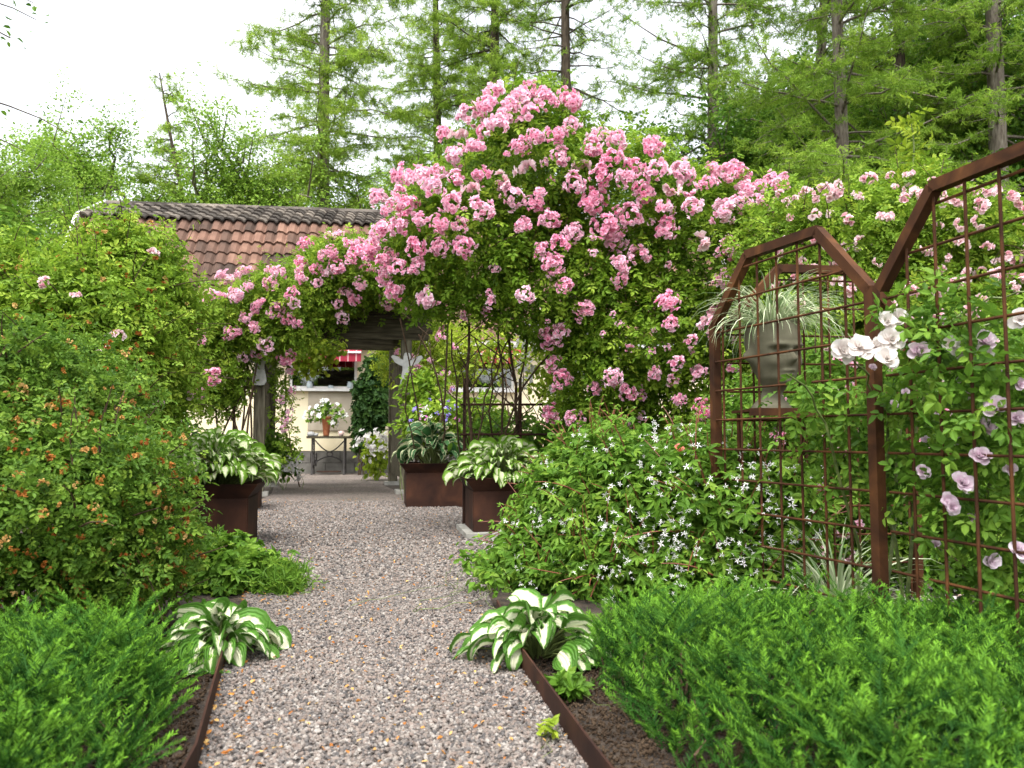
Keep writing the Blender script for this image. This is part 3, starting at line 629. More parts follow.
# ------------------------------------------------------------------ arbour
AA = math.radians(13)
A0 = at(259, 438, 10.45); arb = thing('arbour', 'weathered timber rose arbour spanning the path with slatted sides', 'arbour', (A0[0], A0[1], 0), AA)
AWD, ADP, AHT = 1.90, 2.1, 2.17
for (x_, y_) in ((0, 0), (AWD, 0), (0, ADP), (AWD, ADP)):
    g = MB(); box(g, (x_ - .07, y_ - .07, .06), (x_ + .07, y_ + .07, AHT - (.093 if y_ == 0 else 0))); po = H(g, 'post', M['oldwood'], arb)
    g = MB(); box(g, (x_ - .13, y_ - .13, -.02), (x_ + .13, y_ + .13, .058)); H(g, 'footing', M['concrete'], po)
for y_ in (-.085, ADP + .0):
    g = MB(); box(g, (-.35, y_, AHT + .002), (AWD + .35, y_ + .07, AHT + .19)); box(g, (-.3, y_ + .01, AHT - .09), (AWD + .3, y_ + .06, AHT - .001)) if y_ < 0 else None; box(g, (-.25, y_ + .075, AHT + .004), (AWD + .25, y_ + .13, AHT + .17)); H(g, 'beam', M['oldwoodh'], arb)
for x_ in (0, AWD):
    g = MB(); box(g, (x_ - .045, -.25, AHT + .192), (x_ + .045, ADP + .3, AHT + .30)); H(g, 'side_beam', M['oldwood'], arb)
    g = MB(); box(g, (x_ - .02, .065, .25), (x_ + .02, ADP - .065, .31)); box(g, (x_ - .02, .065, 1.72), (x_ + .02, ADP - .065, 1.78))
    for k in range(15): box(g, (x_ - .032, .09 + k * .131, .2), (x_ - .021, .09 + k * .131 + .095, 1.82))
    H(g, 'slatted_side', M['oldwood'], arb)
for k in range(16):
    g = MB(); yk = -.1 + k * .15; box(g, (-.45, yk, AHT + .303), (AWD + .45, yk + .05, AHT + .40)); H(g, 'rafter', M['oldwoodh'], arb)
def ap(x, y, z): c, s = math.cos(AA), math.sin(AA); return np.array([A0[0] + x * c - y * s, A0[1] + x * s + y * c, z])
ang = [(-.075, -.24), (.075, -.24), (.095, -.2), (.05, .02), (.06, .06), (.17, .19), (.185, .16), (.20, .10), (.12, .01)]
half = [(0, -.25), (.06, -.245), (.088, -.20), (.085, -.15), (.058, -.02), (.06, .035), (.10, .05), (.16, .085), (.20, .14), (.215, .16), (.19, .185), (.13, .165), (.085, .135), (.05, .12), (.048, .17), (.035, .21), (0, .222)]
poly = half + [(-x_, z_) for x_, z_ in half[::-1][1:-1]]
for x_, lb in ((0.0, 'chalky grey winged wooden angel on the left arbour post, half under leaves'), (AWD, 'chalky grey winged wooden angel on the right arbour post, fully visible')):
    q = ap(x_, -.128, 1.68); t = thing('angel_ornament', lb, 'ornament', q, AA, 'angel cut-outs on the arbour posts'); g = MB()
    prism(g, poly, -.012, .012); H(g, 'cutout', M['greyornament'], t)
    g = MB(); tube(g, [[0, .012, .05], [0, .058, .05]], .008, 6); H(g, 'peg', M['iron'], t)

# ------------------------------------------------------------------ corten planters
def planter(px, py, Y, w_, d_, h_, rz, label, slab=None):
    c = at(px, HOR, Y); t = thing('steel_planter', label, 'planter', (c[0], c[1], .05 if slab else .006), rz, 'rusty steel planters lining the path'); g = MB()
    a, b_ = w_ / 2, d_ / 2; th = .006
    for s in (-1, 1):
        box(g, (-a, s * b_ - th, 0), (a, s * b_ + th, h_)); box(g, (s * a - th, -b_ + th, 0), (s * a + th, b_ - th, h_))
    H(g, 'body', M['rustdark'], t)
    g = MB(); f_ = .075; z1 = h_ + .10
    lo = [(-a, -b_), (a, -b_), (a, b_), (-a, b_)]; hi = [(-a - f_, -b_ - f_), (a + f_, -b_ - f_), (a + f_, b_ + f_), (-a - f_, b_ + f_)]
    V = [[*q, h_ + .001] for q in lo] + [[*q, z1] for q in hi] + [[q[0] * .985, q[1] * .985, z1 + .002] for q in hi] + [[q[0] * .98, q[1] * .98, h_ + .006] for q in lo]
    for k in range(3): g.add(V, [[k * 4 + i, k * 4 + (i + 1) % 4, k * 4 + 4 + (i + 1) % 4, k * 4 + 4 + i] for i in range(4)])
    H(g, 'flared_rim', M['rustdark'], t)
    g = MB(); box(g, (-a + .008, -b_ + .008, h_ - .2), (a - .008, b_ - .008, h_ + .05)); H(g, 'soil', M['soil'], t)
    if slab:
        s = MB(); box(s, (-a - .07, -b_ - .10, -.02), (a + .07, b_ + .07, .048)); o = s.build('concrete_slab', M['concrete']); o.location = (c[0], c[1], 0); o.rotation_euler = (0, 0, rz)
        tag(o, slab, 'slab', 'concrete slabs under planters')
    return np.array([c[0], c[1], h_ + .1])
PA = math.radians(10)
HL1 = planter(210, 0, 5.72, .60, .50, .33, PA, 'rusty steel planter with the big lime-white hosta, left of the path near the yellow-flecked bush')
HL2 = planter(229, 0, 8.45, .62, .50, .33, PA, 'rusty steel planter half hidden behind the lime hosta planter')
HR2 = planter(436, 0, 8.95, .66, .52, .37, PA, 'rusty steel planter with dark cream-edged hosta beside the right arbour post')
HR1 = planter(509, 0, 6.35, .62, .52, .30, PA, 'rusty steel planter on a concrete slab behind the white star flowers', 'pale concrete slab under the planter behind the white star flowers')

# ------------------------------------------------------------------ hostas
def hosta(mb, c, n, R, leaf, h, rng, mat=0, arch=1.0, dirs=None):
    nu, nv = 5, 9
    for k in range(n):
        f = (k + .5) / n; az = k * 2.39996 + rng.normal() * .6; rr = R * math.sqrt(f) * rng.uniform(.85, 1.1)
        L = leaf * rng.uniform(.75, 1.15); W = L * rng.uniform(.40, .52)
        d = np.array([math.cos(az), math.sin(az), 0]); s = np.array([-d[1], d[0], 0])
        base = np.array(c) + d * max(0, rr - L * .45); z0 = h * (1 - .55 * f) * rng.uniform(.6, 1.15)
        el = (1.0 - 1.25 * f) * rng.uniform(.8, 1.2)           # leaf rises inside, hangs outside
        v = np.linspace(0, 1, nv); bend = el - (.7 + 1.5 * rng.random()) * arch * v ** rng.uniform(.8, 1.8)
        x = np.concatenate([[0], np.cumsum(np.cos(bend[:-1]))]) * L / (nv - 1); z = np.concatenate([[0], np.cumsum(np.sin(bend[:-1]))]) * L / (nv - 1)
        wd = W * np.sin(np.clip(v * .93 + .06, 0, 1) ** .8 * math.pi) ** .9
        tw = rng.normal() * .7; d = d * math.cos(rng.normal() * .3); ph = rng.random() * 6
        u = np.linspace(-1, 1, nu)
        nrmz = np.stack([-np.sin(bend), np.cos(bend)], -1)
        V = np.zeros((nv, nu, 3)); U = np.zeros((nv, nu))
        for j in range(nv):
            for i in range(nu):
                cup = .28 * abs(u[i]) * wd[j] + .05 * W * math.sin(v[j] * 13 + ph + (2 if u[i] > 0 else 0)) * abs(u[i]) + tw * u[i] * wd[j] * .5
                V[j, i] = base + d * (x[j] + nrmz[j, 0] * cup) + s * (u[i] * wd[j] * .5) + np.array([0, 0, z0 + z[j] + nrmz[j, 1] * cup])
                U[j, i] = abs(u[i]) * .8 + (.25 if j > nv - 2 else 0)
        V[..., 2] = np.maximum(V[..., 2], c[2] - .19 if c[2] > .1 else .015)
        i0 = np.arange(nv - 1)[:, None] * nu + np.arange(nu - 1)[None]
        Fc = np.stack([i0, i0 + 1, i0 + nu + 1, i0 + nu], -1).reshape(-1, 4)
        mb.add(V.reshape(-1, 3), Fc, rng.random(), U.ravel(), mat)
        p0 = np.array(c) + d * max(0, rr - L * .45) * .2
        tube(mb, [p0, (p0 + base) / 2 + [0, 0, z0 * .7], base + [0, 0, z0]], [.004, .004, .003], 4, 1)
def hosta_plant(c, n, R, leaf, h, mat, label, seed, arch=1.0, sq=(1, 1)):
    t = thing('hosta', label, 'hosta', (c[0], c[1], c[2] if c[2] > .1 else 0)); g = MB(); hosta(g, c, n, R, leaf, h, np.random.default_rng(seed), 0, arch)
    if sq != (1, 1):
        for V in g.V: V[:, 0] = c[0] + (V[:, 0] - c[0]) * sq[0]; V[:, 1] = c[1] + (V[:, 1] - c[1]) * sq[1]
    g.build('foliage', [M[mat], M['greenstem']], t, True); return t
hosta_plant(HL1 + [.06, -.03, -.06], 430, .45, .115, .36, 'hosta_lime', 'big lime-white hosta spilling over the near left planter', 21)
hosta_plant(HL2 + [0, 0, -.06], 70, .36, .16, .30, 'hosta', 'dull green hosta behind the big lime-white one', 22)
hosta_plant(HR2 + [-.03, 0, -.06], 110, .42, .20, .42, 'hosta_edge', 'dark hosta with cream edges in the planter beside the right arbour post', 23)
hosta_plant(HR1 + [-.06, 0, -.06], 330, .42, .11, .34, 'hosta_lime', 'pale hosta spilling over the planter behind the white star flowers', 24)
hosta_plant(np.array([.085, 2.80, .0]), 110, .25, .125, .14, 'hosta', 'glossy white-centred hosta at the end of the right edging strip', 25, 1.1)
hosta_plant(np.array([-1.00, 2.78, .0]), 100, .20, .115, .13, 'hosta', 'white-centred hosta at the foot of the orange-tinged bush', 26, 1.1)

# ------------------------------------------------------------------ rusty trellis around the head planter
D_ = np.array([1.285, 2.83]); A_ = np.array([.951, 3.73]); B_ = np.array([1.93, 3.86]); G_ = D_ + np.array([.235, -.97]) / .998 * .98
def trellis(p, q, label, zlo=1.29, zhi=1.555, posts=(1, 0)):
    t = thing('trellis_panel', label, 'trellis', (p[0], p[1], 0), 0, 'rusty steel trellis panels'); L = np.linalg.norm(q - p); d = (q - p) / L
    def W(s, z, off=0): return np.array([p[0] + d[0] * s - d[1] * off, p[1] + d[1] * s + d[0] * off, z])
    ch = .262; r = .0265
    def bar(mb, a, b_, rr=r):
        ax = nrm(b_ - a); side = np.array([-d[1], d[0], 0]); upv = nrm(np.cross(side, ax)); k = rr * .72
        V = [c + side * k * sx_ + upv * k * sz_ for c in (a, b_) for sx_, sz_ in ((-1, -1), (1, -1), (1, 1), (-1, 1))]
        mb.add(V, [[0, 3, 2, 1], [4, 5, 6, 7], [0, 1, 5, 4], [1, 2, 6, 5], [2, 3, 7, 6], [3, 0, 4, 7]])
    for k, s in ((0, 0.0), (1, L)):
        if posts[k]:
            g = MB(); bar(g, W(s, -.05), W(s, zlo)); g.build('post', M['rust'], t)
    g = MB(); e = .018
    bar(g, W(.0, zlo - e), W(ch, zhi)); bar(g, W(ch - .006, zhi + .002), W(L - ch + .006, zhi + .002)); bar(g, W(L - ch, zhi), W(L, zlo - e))
    g.build('top_rail', M['rust'], t)
    g = MB(); st = .128
    for k in range(1, int(L / st) + 1):
        s = k * st - .0
        if s > L - .03: break
        top = zlo + (zhi - zlo) * min(1, min(s, L - s) / ch)
        tube(g, [W(s, .0), W(s, top)], .0052, 6)
    z = .16
    while z < zhi - .02:
        if z <= zlo: a, b_ = 0, L
        else: a = ch * (z - zlo) / (zhi - zlo); b_ = L - a
        tube(g, [W(a, z, .010), W(b_, z, .010)], .0052, 6); z += .1345
    g.build('rebar_mesh', M['rust'], t); return t, W
tp, WL = trellis(D_, A_, 'rusty peaked trellis panel in front of the stone head', posts=(1, 1))
trellis(D_ + np.array([.012, -.05]), G_, 'rusty peaked trellis panel cut by the edge of the photo, roses growing through', posts=(0, 1))
trellis(A_ + np.array([.06, .01]), B_, 'rusty trellis panel behind the stone head', posts=(0, 1))
HC = at(778, 438, 3.68)
g = MB()   # shelf carrying the head
SZ = .75 + (438 - 410) / F * 3.68
box(g, (HC[0] - .17, HC[1] - .13, SZ - .012), (HC[0] + .18, HC[1] + .15, SZ)); box(g, (HC[0] - .17, HC[1] - .134, SZ - .03), (HC[0] + .18, HC[1] - .13, SZ + .004))
for sx_ in (-.15, .16): tube(g, [[HC[0] + sx_, HC[1] + .1, SZ - .015], [HC[0] + sx_, HC[1] + .1, -.02]], .010, 4)
tag(g.build('plant_stand', M['rust']), 'rusty steel stand holding the stone head', 'plant stand')

# head planter: a continuous skin of rings, face turned to the right and a little down
def head_planter():
    t = thing('head_planter', 'grey stone head planter with a calm face inside the trellis', 'planter', (HC[0] - .02, HC[1], SZ), math.radians(-74))
    nz, na = 64, 64; Hh = .40; V = []; g = MB()
    for j in range(nz):
        z = j / (nz - 1)
        # outline: base, neck, jaw, cheek, brow, cut-off crown
        rx = np.interp(z, [0, .05, .13, .20, .27, .36, .5, .66, .8, .93, 1], [.100, .092, .056, .048, .060, .096, .120, .136, .140, .132, .122])
        ry = np.interp(z, [0, .05, .13, .20, .27, .36, .5, .66, .8, .93, 1], [.090, .084, .054, .046, .054, .078, .100, .116, .122, .118, .110])
        cx = np.interp(z, [0, .18, .26, .34, .6, 1], [-.015, -.01, .018, .034, .014, .0])
        for i in range(na):
            a = i / na * 2 * math.pi; ca, sa = math.cos(a), math.sin(a)
            x = cx + rx * ca; y = ry * sa; face = max(0, ca) ** 2
            def bump(z0, a0, sz, sa_, h): return h * math.exp(-((z - z0) / sz) ** 2 - (((a + math.pi) % (2 * math.pi) - math.pi - a0) / sa_) ** 2)
            k = bump(.545, 0, .05, .15, .017) + bump(.60, 0, .07, .12, .010) + bump(.30, 0, .04, .35, .016)          # nose, chin
            k += bump(.425, 0, .016, .26, .013) + bump(.385, 0, .016, .24, .012) - bump(.405, 0, .008, .26, .007)   # lips
            for s in (-1, 1):
                k += bump(.715, s * .42, .03, .28, .010) - bump(.66, s * .42, .035, .24, .020) + bump(.652, s * .42, .016, .17, .011)   # brow, socket, lid
                k += bump(.53, s * .62, .07, .3, .006)
                k += bump(.60, s * 1.62, .075, .13, .022)                                        # ears
            k *= 2.2; V.append([x + k * ca, y + k * sa, z * Hh])
    Fc = [[j * na + i, j * na + (i + 1) % na, (j + 1) * na + (i + 1) % na, (j + 1) * na + i] for j in range(nz - 1) for i in range(na)]
    V = np.array(V); g.add(V, Fc)
    top = V[-na:]; inn = top * [.86, .86, 1] ; low = inn - [0, 0, .05]
    W_ = np.concatenate([top, inn, low]); g.add(W_, [[k * na + i, k * na + (i + 1) % na, (k + 1) * na + (i + 1) % na, (k + 1) * na + i] for k in range(2) for i in range(na)])
    H(g, 'head', M['head'], t, True)
    g = MB(); lathe(g, [(0, Hh - .03), (.10, Hh - .032)], (0, 0, 0), 16); H(g, 'soil', M['soil'], t)
head_planter()
def grass_tuft(name, c, n, L, label, mat, seed, w=.006, droop=1.0, cat='grass', spread=.05, up=1.0):
    r = np.random.default_rng(seed); t = thing(name, label, cat, c); g = MB()
    for k in range(n):
        az = r.random() * 6.283; d = np.array([math.cos(az), math.sin(az), 0]); l = L * r.uniform(.55, 1.15); el = r.uniform(.25, 1.45) * up
        v = np.linspace(0, 1, 7); bend = el - droop * (1.5 + r.random()) * v ** 1.4
        x = np.concatenate([[0], np.cumsum(np.cos(bend[:-1]))]) * l / 6; z = np.concatenate([[0], np.cumsum(np.sin(bend[:-1]))]) * l / 6
        b0 = np.array(c) + d * r.random() * spread; pts = b0 + d * x[:, None] + np.array([0, 0, 1]) * z[:, None]
        pts[:, 2] = np.maximum(pts[:, 2], .02)
        s = nrm(np.cross(d, [0, 0, 1]) + r.normal(size=3) * .3); ww = (w * (1 - v ** 2 * .9))[:, None] * .5
        V = np.concatenate([pts - s * ww, pts + s * ww]); g.add(V, [[i, i + 1, 8 + i, 7 + i] for i in range(6)], r.random())
    g.build('blades', M[mat], t); return t
grass_tuft('variegated_grass', (HC[0] - .02, HC[1], SZ + .375), 420, .36, 'pale striped grass spilling from the top of the stone head', 'stripegrass', 31, .007, 1.05, spread=.09)
c = at(822, 0, 3.35); grass_tuft('variegated_grass', (c[0], c[1], .0), 150, .52, 'pale striped grass clump on the ground behind the trellis', 'stripegrass', 32, .010, .8, up=1.1)

# ------------------------------------------------------------------ flower head meshes
PINK = [cluster_mesh('pink_rose_cluster', 30 + 3 * k, M['pink'], 300 + k, R=.47, fsize=.235, dome=.9) for k in range(6)]
PINKS = [cluster_mesh('small_pink_cluster', 8 + 2 * k, M['pink'], 320 + k, R=.40, fsize=.30) for k in range(3)]
PALE = [cluster_mesh('pale_rose_cluster', 4 + k, M['palepink'], 340 + k, R=.36, fsize=.42) for k in range(4)]
def single(name, mats, seed, whorls=((5, .50, .22, 1.0, .30), (6, .44, .55, .95, .36), (6, .36, .85, .85, .38), (5, .26, 1.1, .75, .35)), jit=.3):
    mb = MB(); f = flower(whorls, seed, 4, 4, jit); r = np.random.default_rng(seed); mb.add(f[0], f[1], np.clip(.35 + .45 * f[2] + r.normal(size=len(f[0])) * .07, 0, 1))
    return mb.mesh(name, mats, smooth=True)
LILAC = [single('lilac_rose', M['lilac'], 400 + k) for k in range(4)]
WROSE = [single('white_rose', M['white'], 410 + k, ((5, .56, .08, 1.0, .2), (5, .46, .38, .92, .28), (4, .32, .8, .8, .35), (3, .2, 1.1, .7, .3))) for k in range(3)]
CORAL = [single('coral_rose', M['coral'], 420)]
DEAD = [cluster_mesh('faded_cluster', 3 + k, M['orange_dead'], 430 + k, R=.3, fsize=.4) for k in range(3)]
def starspray(seed, n=6, R=.5, s=.3):
    r = np.random.default_rng(seed); mb = MB(); P = r.normal(size=(n, 3)) * R * [1, 1, .6]
    place(mb, STAR, P, frames(nrm(r.normal(size=(n, 3)) * .6 + [0, 0, 1]), r.normal(size=(n, 3))), r.uniform(.75, 1.2, n) * s, r.uniform(.4, 1, n)); return mb.mesh('star_flower_spray', M['starwhite'])
STARS = [starspray(500 + k, 4 + k % 3) for k in range(6)]
def daisyspray(seed, mat, n=7):
    r = np.random.default_rng(seed); mb = MB(); P = r.normal(size=(n, 3)) * .4
    place(mb, SIMPLE, P, frames(nrm(r.normal(size=(n, 3)) * .5 + [0, -.4, 1]), r.normal(size=(n, 3))), r.uniform(.4, .7, n), r.random(n)); return mb.mesh('flower_spray', mat)

# ------------------------------------------------------------------ the great pink rose
Y1 = 6.3
BIG = [E(530, 188, Y1, 92, 84, .75), E(465, 248, Y1 - .1, 84, 76, .7), E(612, 215, Y1, 104, 80, .75), E(690, 262, Y1, 95, 92, .75), E(742, 285, Y1 - .1, 68, 108, .6), E(772, 225, Y1 - .1, 34, 44, .4),
       E(640, 330, Y1 - .15, 95, 72, .6), E(436, 256, Y1, 50, 54, .5), E(560, 280, Y1 - .2, 90, 60, .6), E(700, 385, Y1 - .15, 72, 58, .5), E(530, 118, Y1, 44, 34, .4), E(610, 390, Y1, 60, 38, .45)]
rose = thing('rose_bush', 'huge pink rambling rose heaped with blossom beside the arbour', 'rose bush', (at(590, 0, Y1)[0], Y1, 0))
gs, gl = MB(), MB()
P, Dv = ell_points(BIG, 5200); leaves(gl, P, Dv, 5, .055, ROSE_LEAF, .115, up=.45, jit=.5)
P, Dv = ell_points(BIG, 110, .95, 1.02); shoots(gs, gl, P, Dv, .30, ROSE_LEAF, .10)
r = np.random.default_rng(77)
for (bx, tx, ty, rr) in ((420, 418, 335, .014), (428, 400, 318, .012), (432, 452, 300, .016), (470, 470, 320, .016), (476, 455, 330, .010), (484, 500, 318, .012), (503, 502, 310, .018), (507, 530, 330, .012), (520, 500, 345, .010), (560, 545, 340, .012), (470, 515, 325, .010), (590, 600, 380, .012), (640, 640, 390, .016), (700, 690, 400, .014), (530, 560, 345, .012), (446, 425, 330, .009), (455, 478, 350, .008), (492, 470, 350, .008)):
    yb_ = 9.35 if bx < 456 else 7.15; b0 = at(bx, 438, yb_ + r.normal() * .12); b0[2] = -.02; e0 = at(tx, ty, (yb_ - .9 if bx < 456 else Y1) + r.normal() * .1); tt_ = np.linspace(0, 1, 10)[:, None]
    pts = b0 + (e0 - b0) * tt_ + r.normal(size=3) * [.12, .1, 0] * np.sin(tt_ * 3.1) + r.normal(size=(10, 3)) * .012; gc = MB(); tube(gc, pts, np.linspace(rr, rr * .6, 10), 6)
    for q in range(3):
        s0 = pts[r.integers(3, 9)]; tube(gc, [s0, s0 + [r.normal() * .12, r.normal() * .08, .2], s0 + [r.normal() * .25, r.normal() * .1, .45]], [rr * .5, rr * .35, rr * .25], 4)
    gc.build('cane', M['stem'], rose)
gs.build('stems', M['stem'], rose); gl.build('foliage', M['rose_leaf'], rose)
def dens_big(px, py):
    top = np.interp(px, [380, 430, 480, 520, 545, 580, 640, 700, 780, 800], [215, 160, 120, 92, 88, 125, 155, 170, 190, 220])
    d = py - top
    if px < 655: v = np.interp(d, [-5, 5, 60, 95, 130, 260, 330], [0, 1, .9, .32, .055, .045, .03])
    else: v = np.interp(d, [-5, 5, 40, 70, 110, 260], [0, 1, .5, .2, .11, .07])
    if px < 440: v = max(v, .3 if 180 < py < 290 else .08)
    if px > 740 and py > 200 and py < 290: v = max(v, .5)
    return v
blooms(rose, 'rose_cluster', PINK + PINKS[:1] + PINK[:4] + PALE[:1], BIG, dens_big, 160, (385, 80, 805, 425), .13, .21, .85, np.random.default_rng(78), out=.065, mats=M['pink'], stuffname='rose_clusters',
       sizefn=lambda px, py: np.interp(py, [85, 200, 320, 430], [1.08, 1.0, .85, .72]))
blooms(rose, 'rose_spray', PINKS, BIG, lambda x, y: .5 if 300 < y else .25, 60, (400, 150, 800, 430), .05, .09, .9, np.random.default_rng(79), out=.03)

# ------------------------------------------------------------------ rose over the arbour
Y2 = 10.4
ARB = [E(235, 325, Y2, 50, 36, .7), E(298, 302, Y2 + .1, 62, 33, .9), E(358, 274, Y2 + .1, 54, 33, .9), E(216, 362, Y2 - .1, 34, 56, .6), E(278, 327, Y2 - .35, 42, 24, .3), E(402, 280, Y2, 34, 27, .6), E(350, 268, Y2 + .6, 50, 24, .8)]
rose = thing('rose_bush', 'climbing pink rose covering the arbour roof and its left side', 'rose bush', (at(230, 0, Y2)[0], Y2, 0))
gs, gl = MB(), MB()
P, Dv = ell_points(ARB, 3800); leaves(gl, P, Dv, 5, .07, ROSE_LEAF, .135, up=.45)
P, Dv = ell_points(ARB, 70, .95, 1.02); shoots(gs, gl, P, Dv, .4, ROSE_LEAF, .12)
r = np.random.default_rng(80)
for (bx, tx, ty) in ((205, 250, 380), (215, 205, 385), (222, 255, 385), (238, 240, 370), (246, 262, 340), (243, 232, 350), (200, 225, 390), (233, 215, 390), (226, 244, 360), (250, 246, 360)):
    b0 = at(bx, 438, Y2 - .15 + r.normal() * .1); b0[2] = -.02; e0 = at(tx, ty, Y2 - .15); t_ = np.linspace(0, 1, 9)[:, None]
    gc = MB(); tube(gc, b0 + (e0 - b0) * t_ + r.normal(size=3) * [.15, .1, 0] * np.sin(t_ * 3.1), np.linspace(.018, .010, 9), 5); gc.build('cane', M['stem'], rose)
# leafy trail down the inner side of the left post and over the opening
for (x0, y0, x1, y1, n_) in ((282, 338, 290, 460, 42), (278, 345, 281, 430, 30), (330, 322, 333, 350, 10), (268, 350, 286, 400, 18)):
    tt_ = np.linspace(0, 1, n_); P = np.stack([at(x0 + (x1 - x0) * a + r.normal() * 5, y0 + (y1 - y0) * a, Y2 + .1) for a in tt_]); leaves(gl, P, np.tile([0, -1., 0], (n_, 1)), 4, .05, ROSE_LEAF, .12)
    tube(gs, P[::4] if n_ > 20 else P, .005, 4)
gs.build('stems', M['stem'], rose); gl.build('foliage', M['rose_leaf_light'], rose)
blooms(rose, 'rose_cluster', PINK[:4], ARB, lambda x, y: np.interp(y, [215, 245, 290, 320, 390], [1, 1, .6, .25, .12]) * (1 if x > 215 else .4), 62, (185, 228, 415, 400), .14, .24, .8, np.random.default_rng(81), out=.07, mats=M['pink'])
for (px, py) in ((290, 372), (292, 390), (289, 412), (284, 428), (291, 356), (281, 400), (286, 420), (232, 356), (246, 360)):
    s = .13; p_ = at(px, py, Y2 - .05) - np.array(world_loc(rose)); R = frames(np.array([[0, -1, .3]]) + r.normal(size=(1, 3)) * .3, r.normal(size=(1, 3)))[0] * s
    o = bpy.data.objects.new('rose_cluster', PINKS[px % 3]); COL.objects.link(o); o.parent = rose; o.matrix_local = Matrix([[*R[a], p_[a]] for a in range(3)] + [[0, 0, 0, 1]])

# vine with lime leaves hanging in the arbour opening
vine = thing('vine', 'lime green vine hanging inside the arbour in front of the window', 'vine', (at(315, 0, 12.3)[0], 12.3, 0)); gs, gl = MB(), MB()
VE = [E(312, 358, 12.3, 22, 16, .3), E(330, 349, 12.3, 14, 9, .25), E(300, 348, 12.3, 20, 10, .3)]
P, Dv = ell_points(VE, 170); leaves(gl, P, Dv, 3, .05, ovate(.8), .11, up=.3); tube(gs, [at(300, 470, 12.3) * [1, 1, 0], at(285, 430, 12.3), at(286, 370, 12.3), at(300, 340, 12.3), at(312, 346, 12.3), at(318, 372, 12.3)], .012, 5)
gs.build('stems', M['stem'], vine); gl.build('foliage', M['lime_leaf'], vine)

def plant(name, label, cat, ells, n, per, spread, tmpl, size, mat, stem='stem', nst=8, r0=.012, group=None, up=.5, sh=0, shl=.3, seed=None, sspread=.2, lo=.5, back=.45, jit=.55):
    r = np.random.default_rng(seed if seed is not None else RNG.integers(1 << 30)); e = np.array(ells)
    base = (float((e[:, 0] * e[:, 6]).sum() / e[:, 6].sum()), float((e[:, 1] * e[:, 6]).sum() / e[:, 6].sum()), 0)
    t = thing(name, label, cat, base, 0, group); gs, gl = MB(), MB()
    P, Dv = ell_points(ells, n, lo=lo, rng=r, back=back); leaves(gl, P, Dv, per, spread, tmpl, size, up=up, rng=r, jit=jit)
    stems(gs, base, ells, nst, r0, r, sspread)
    if sh: P, Dv = ell_points(ells, sh, .95, 1.03, rng=r); shoots(gs, gl, P, Dv, shl, tmpl, size * .9, rng=r)
    gs.build('stems', M[stem], t); gl.build('foliage', M[mat], t); return t

# ------------------------------------------------------------------ roses on the left
LB = [E(60, 500, 2.95, 130, 95, .5), E(128, 550, 3.05, 60, 68, .35), E(40, 410, 3.3, 105, 85, .5), E(98, 445, 3.4, 48, 66, .4), E(-60, 450, 3.0, 110, 150, .5), E(155, 530, 3.3, 34, 48, .25)]
b1 = plant('rose_bush', 'dense bush dotted with orange faded blossoms beside the left of the path', 'rose bush', LB, 5200, 4, .04, ROSE_LEAF, .062, 'hip_leaf', nst=40, r0=.008, seed=91, sh=140, shl=.16)
g = MB(); r = np.random.default_rng(92); P, Dv = ell_points(LB, 950, .95, 1.08, back=.05, rng=r)
keep = r.random(len(P)) < np.where(P[:, 2] < .95, 1, .35); P, Dv = P[keep], Dv[keep]
dm = []
for me in DEAD:
    k = len(me.vertices); co = np.empty(k * 3, np.float32); me.vertices.foreach_get('co', co); dm.append((co.reshape(-1, 3), np.array([list(q.vertices) for q in me.polygons]), np.zeros(k)))
for k in range(3): place(g, dm[k], P[k::3] + Dv[k::3] * .015, frames(Dv[k::3] + r.normal(size=Dv[k::3].shape) * .5, r.normal(size=Dv[k::3].shape)), r.uniform(.022, .048, len(P[k::3])))
tag(g.build('faded_blossoms', M['orange_dead'], b1), kind='stuff')
LB2 = [E(132, 325, 4.9, 56, 100, .5), E(90, 345, 4.6, 80, 95, .5), E(0, 300, 4.7, 60, 70, .5), E(152, 380, 5.0, 36, 66, .4), E(125, 262, 5.0, 44, 42, .4), E(30, 340, 4.8, 70, 70, .5), E(168, 312, 5.2, 32, 36, .3)]
b2 = plant('rose_bush', 'tall light green rose bush in front of the left end of the roof', 'rose bush', LB2, 3300, 5, .055, ROSE_LEAF, .095, 'rose_leaf_light', nst=26, r0=.010, seed=93, sh=130, shl=.30)
g = MB(); P, Dv = ell_points(LB2, 330, .95, 1.06, back=.05, rng=r)
for k in range(3): place(g, dm[k], P[k::3] + Dv[k::3] * .015, frames(Dv[k::3] + r.normal(size=Dv[k::3].shape) * .5, r.normal(size=Dv[k::3].shape)), r.uniform(.03, .06, len(P[k::3])))
tag(g.build('faded_blossoms', M['orange_dead'], b2), kind='stuff')
blooms(b2, 'rose_bloom', PALE, LB2, lambda x, y: .5, 8, (40, 225, 220, 420), .05, .085, 1.2, np.random.default_rng(94))
LB3 = [E(10, 285, 8.5, 60, 70, .8), E(55, 290, 8.8, 45, 45, .7), E(-60, 300, 8, 80, 110, .9)]
b3 = plant('shrub', 'grey-green shrub behind the tall rose bush near the white roof edge', 'shrub', LB3, 1800, 5, .09, OV, .10, 'mid_leaf', nst=14, r0=.02, seed=95, sh=40, shl=.5)
c = at(5, 283, 5.2); b4 = plant('rose_bush', 'white rose sprig rising beyond the far left bush', 'rose bush', [E(2, 300, 5.2, 18, 40, .2)], 120, 4, .04, ROSE_LEAF, .09, 'rose_leaf_light', nst=3, seed=96)
blooms(b4, 'white_rose', WROSE, [E(2, 280, 5.15, 14, 14, .15)], lambda x, y: 1, 4, (-8, 268, 12, 292), .09, .13, .8, np.random.default_rng(97))
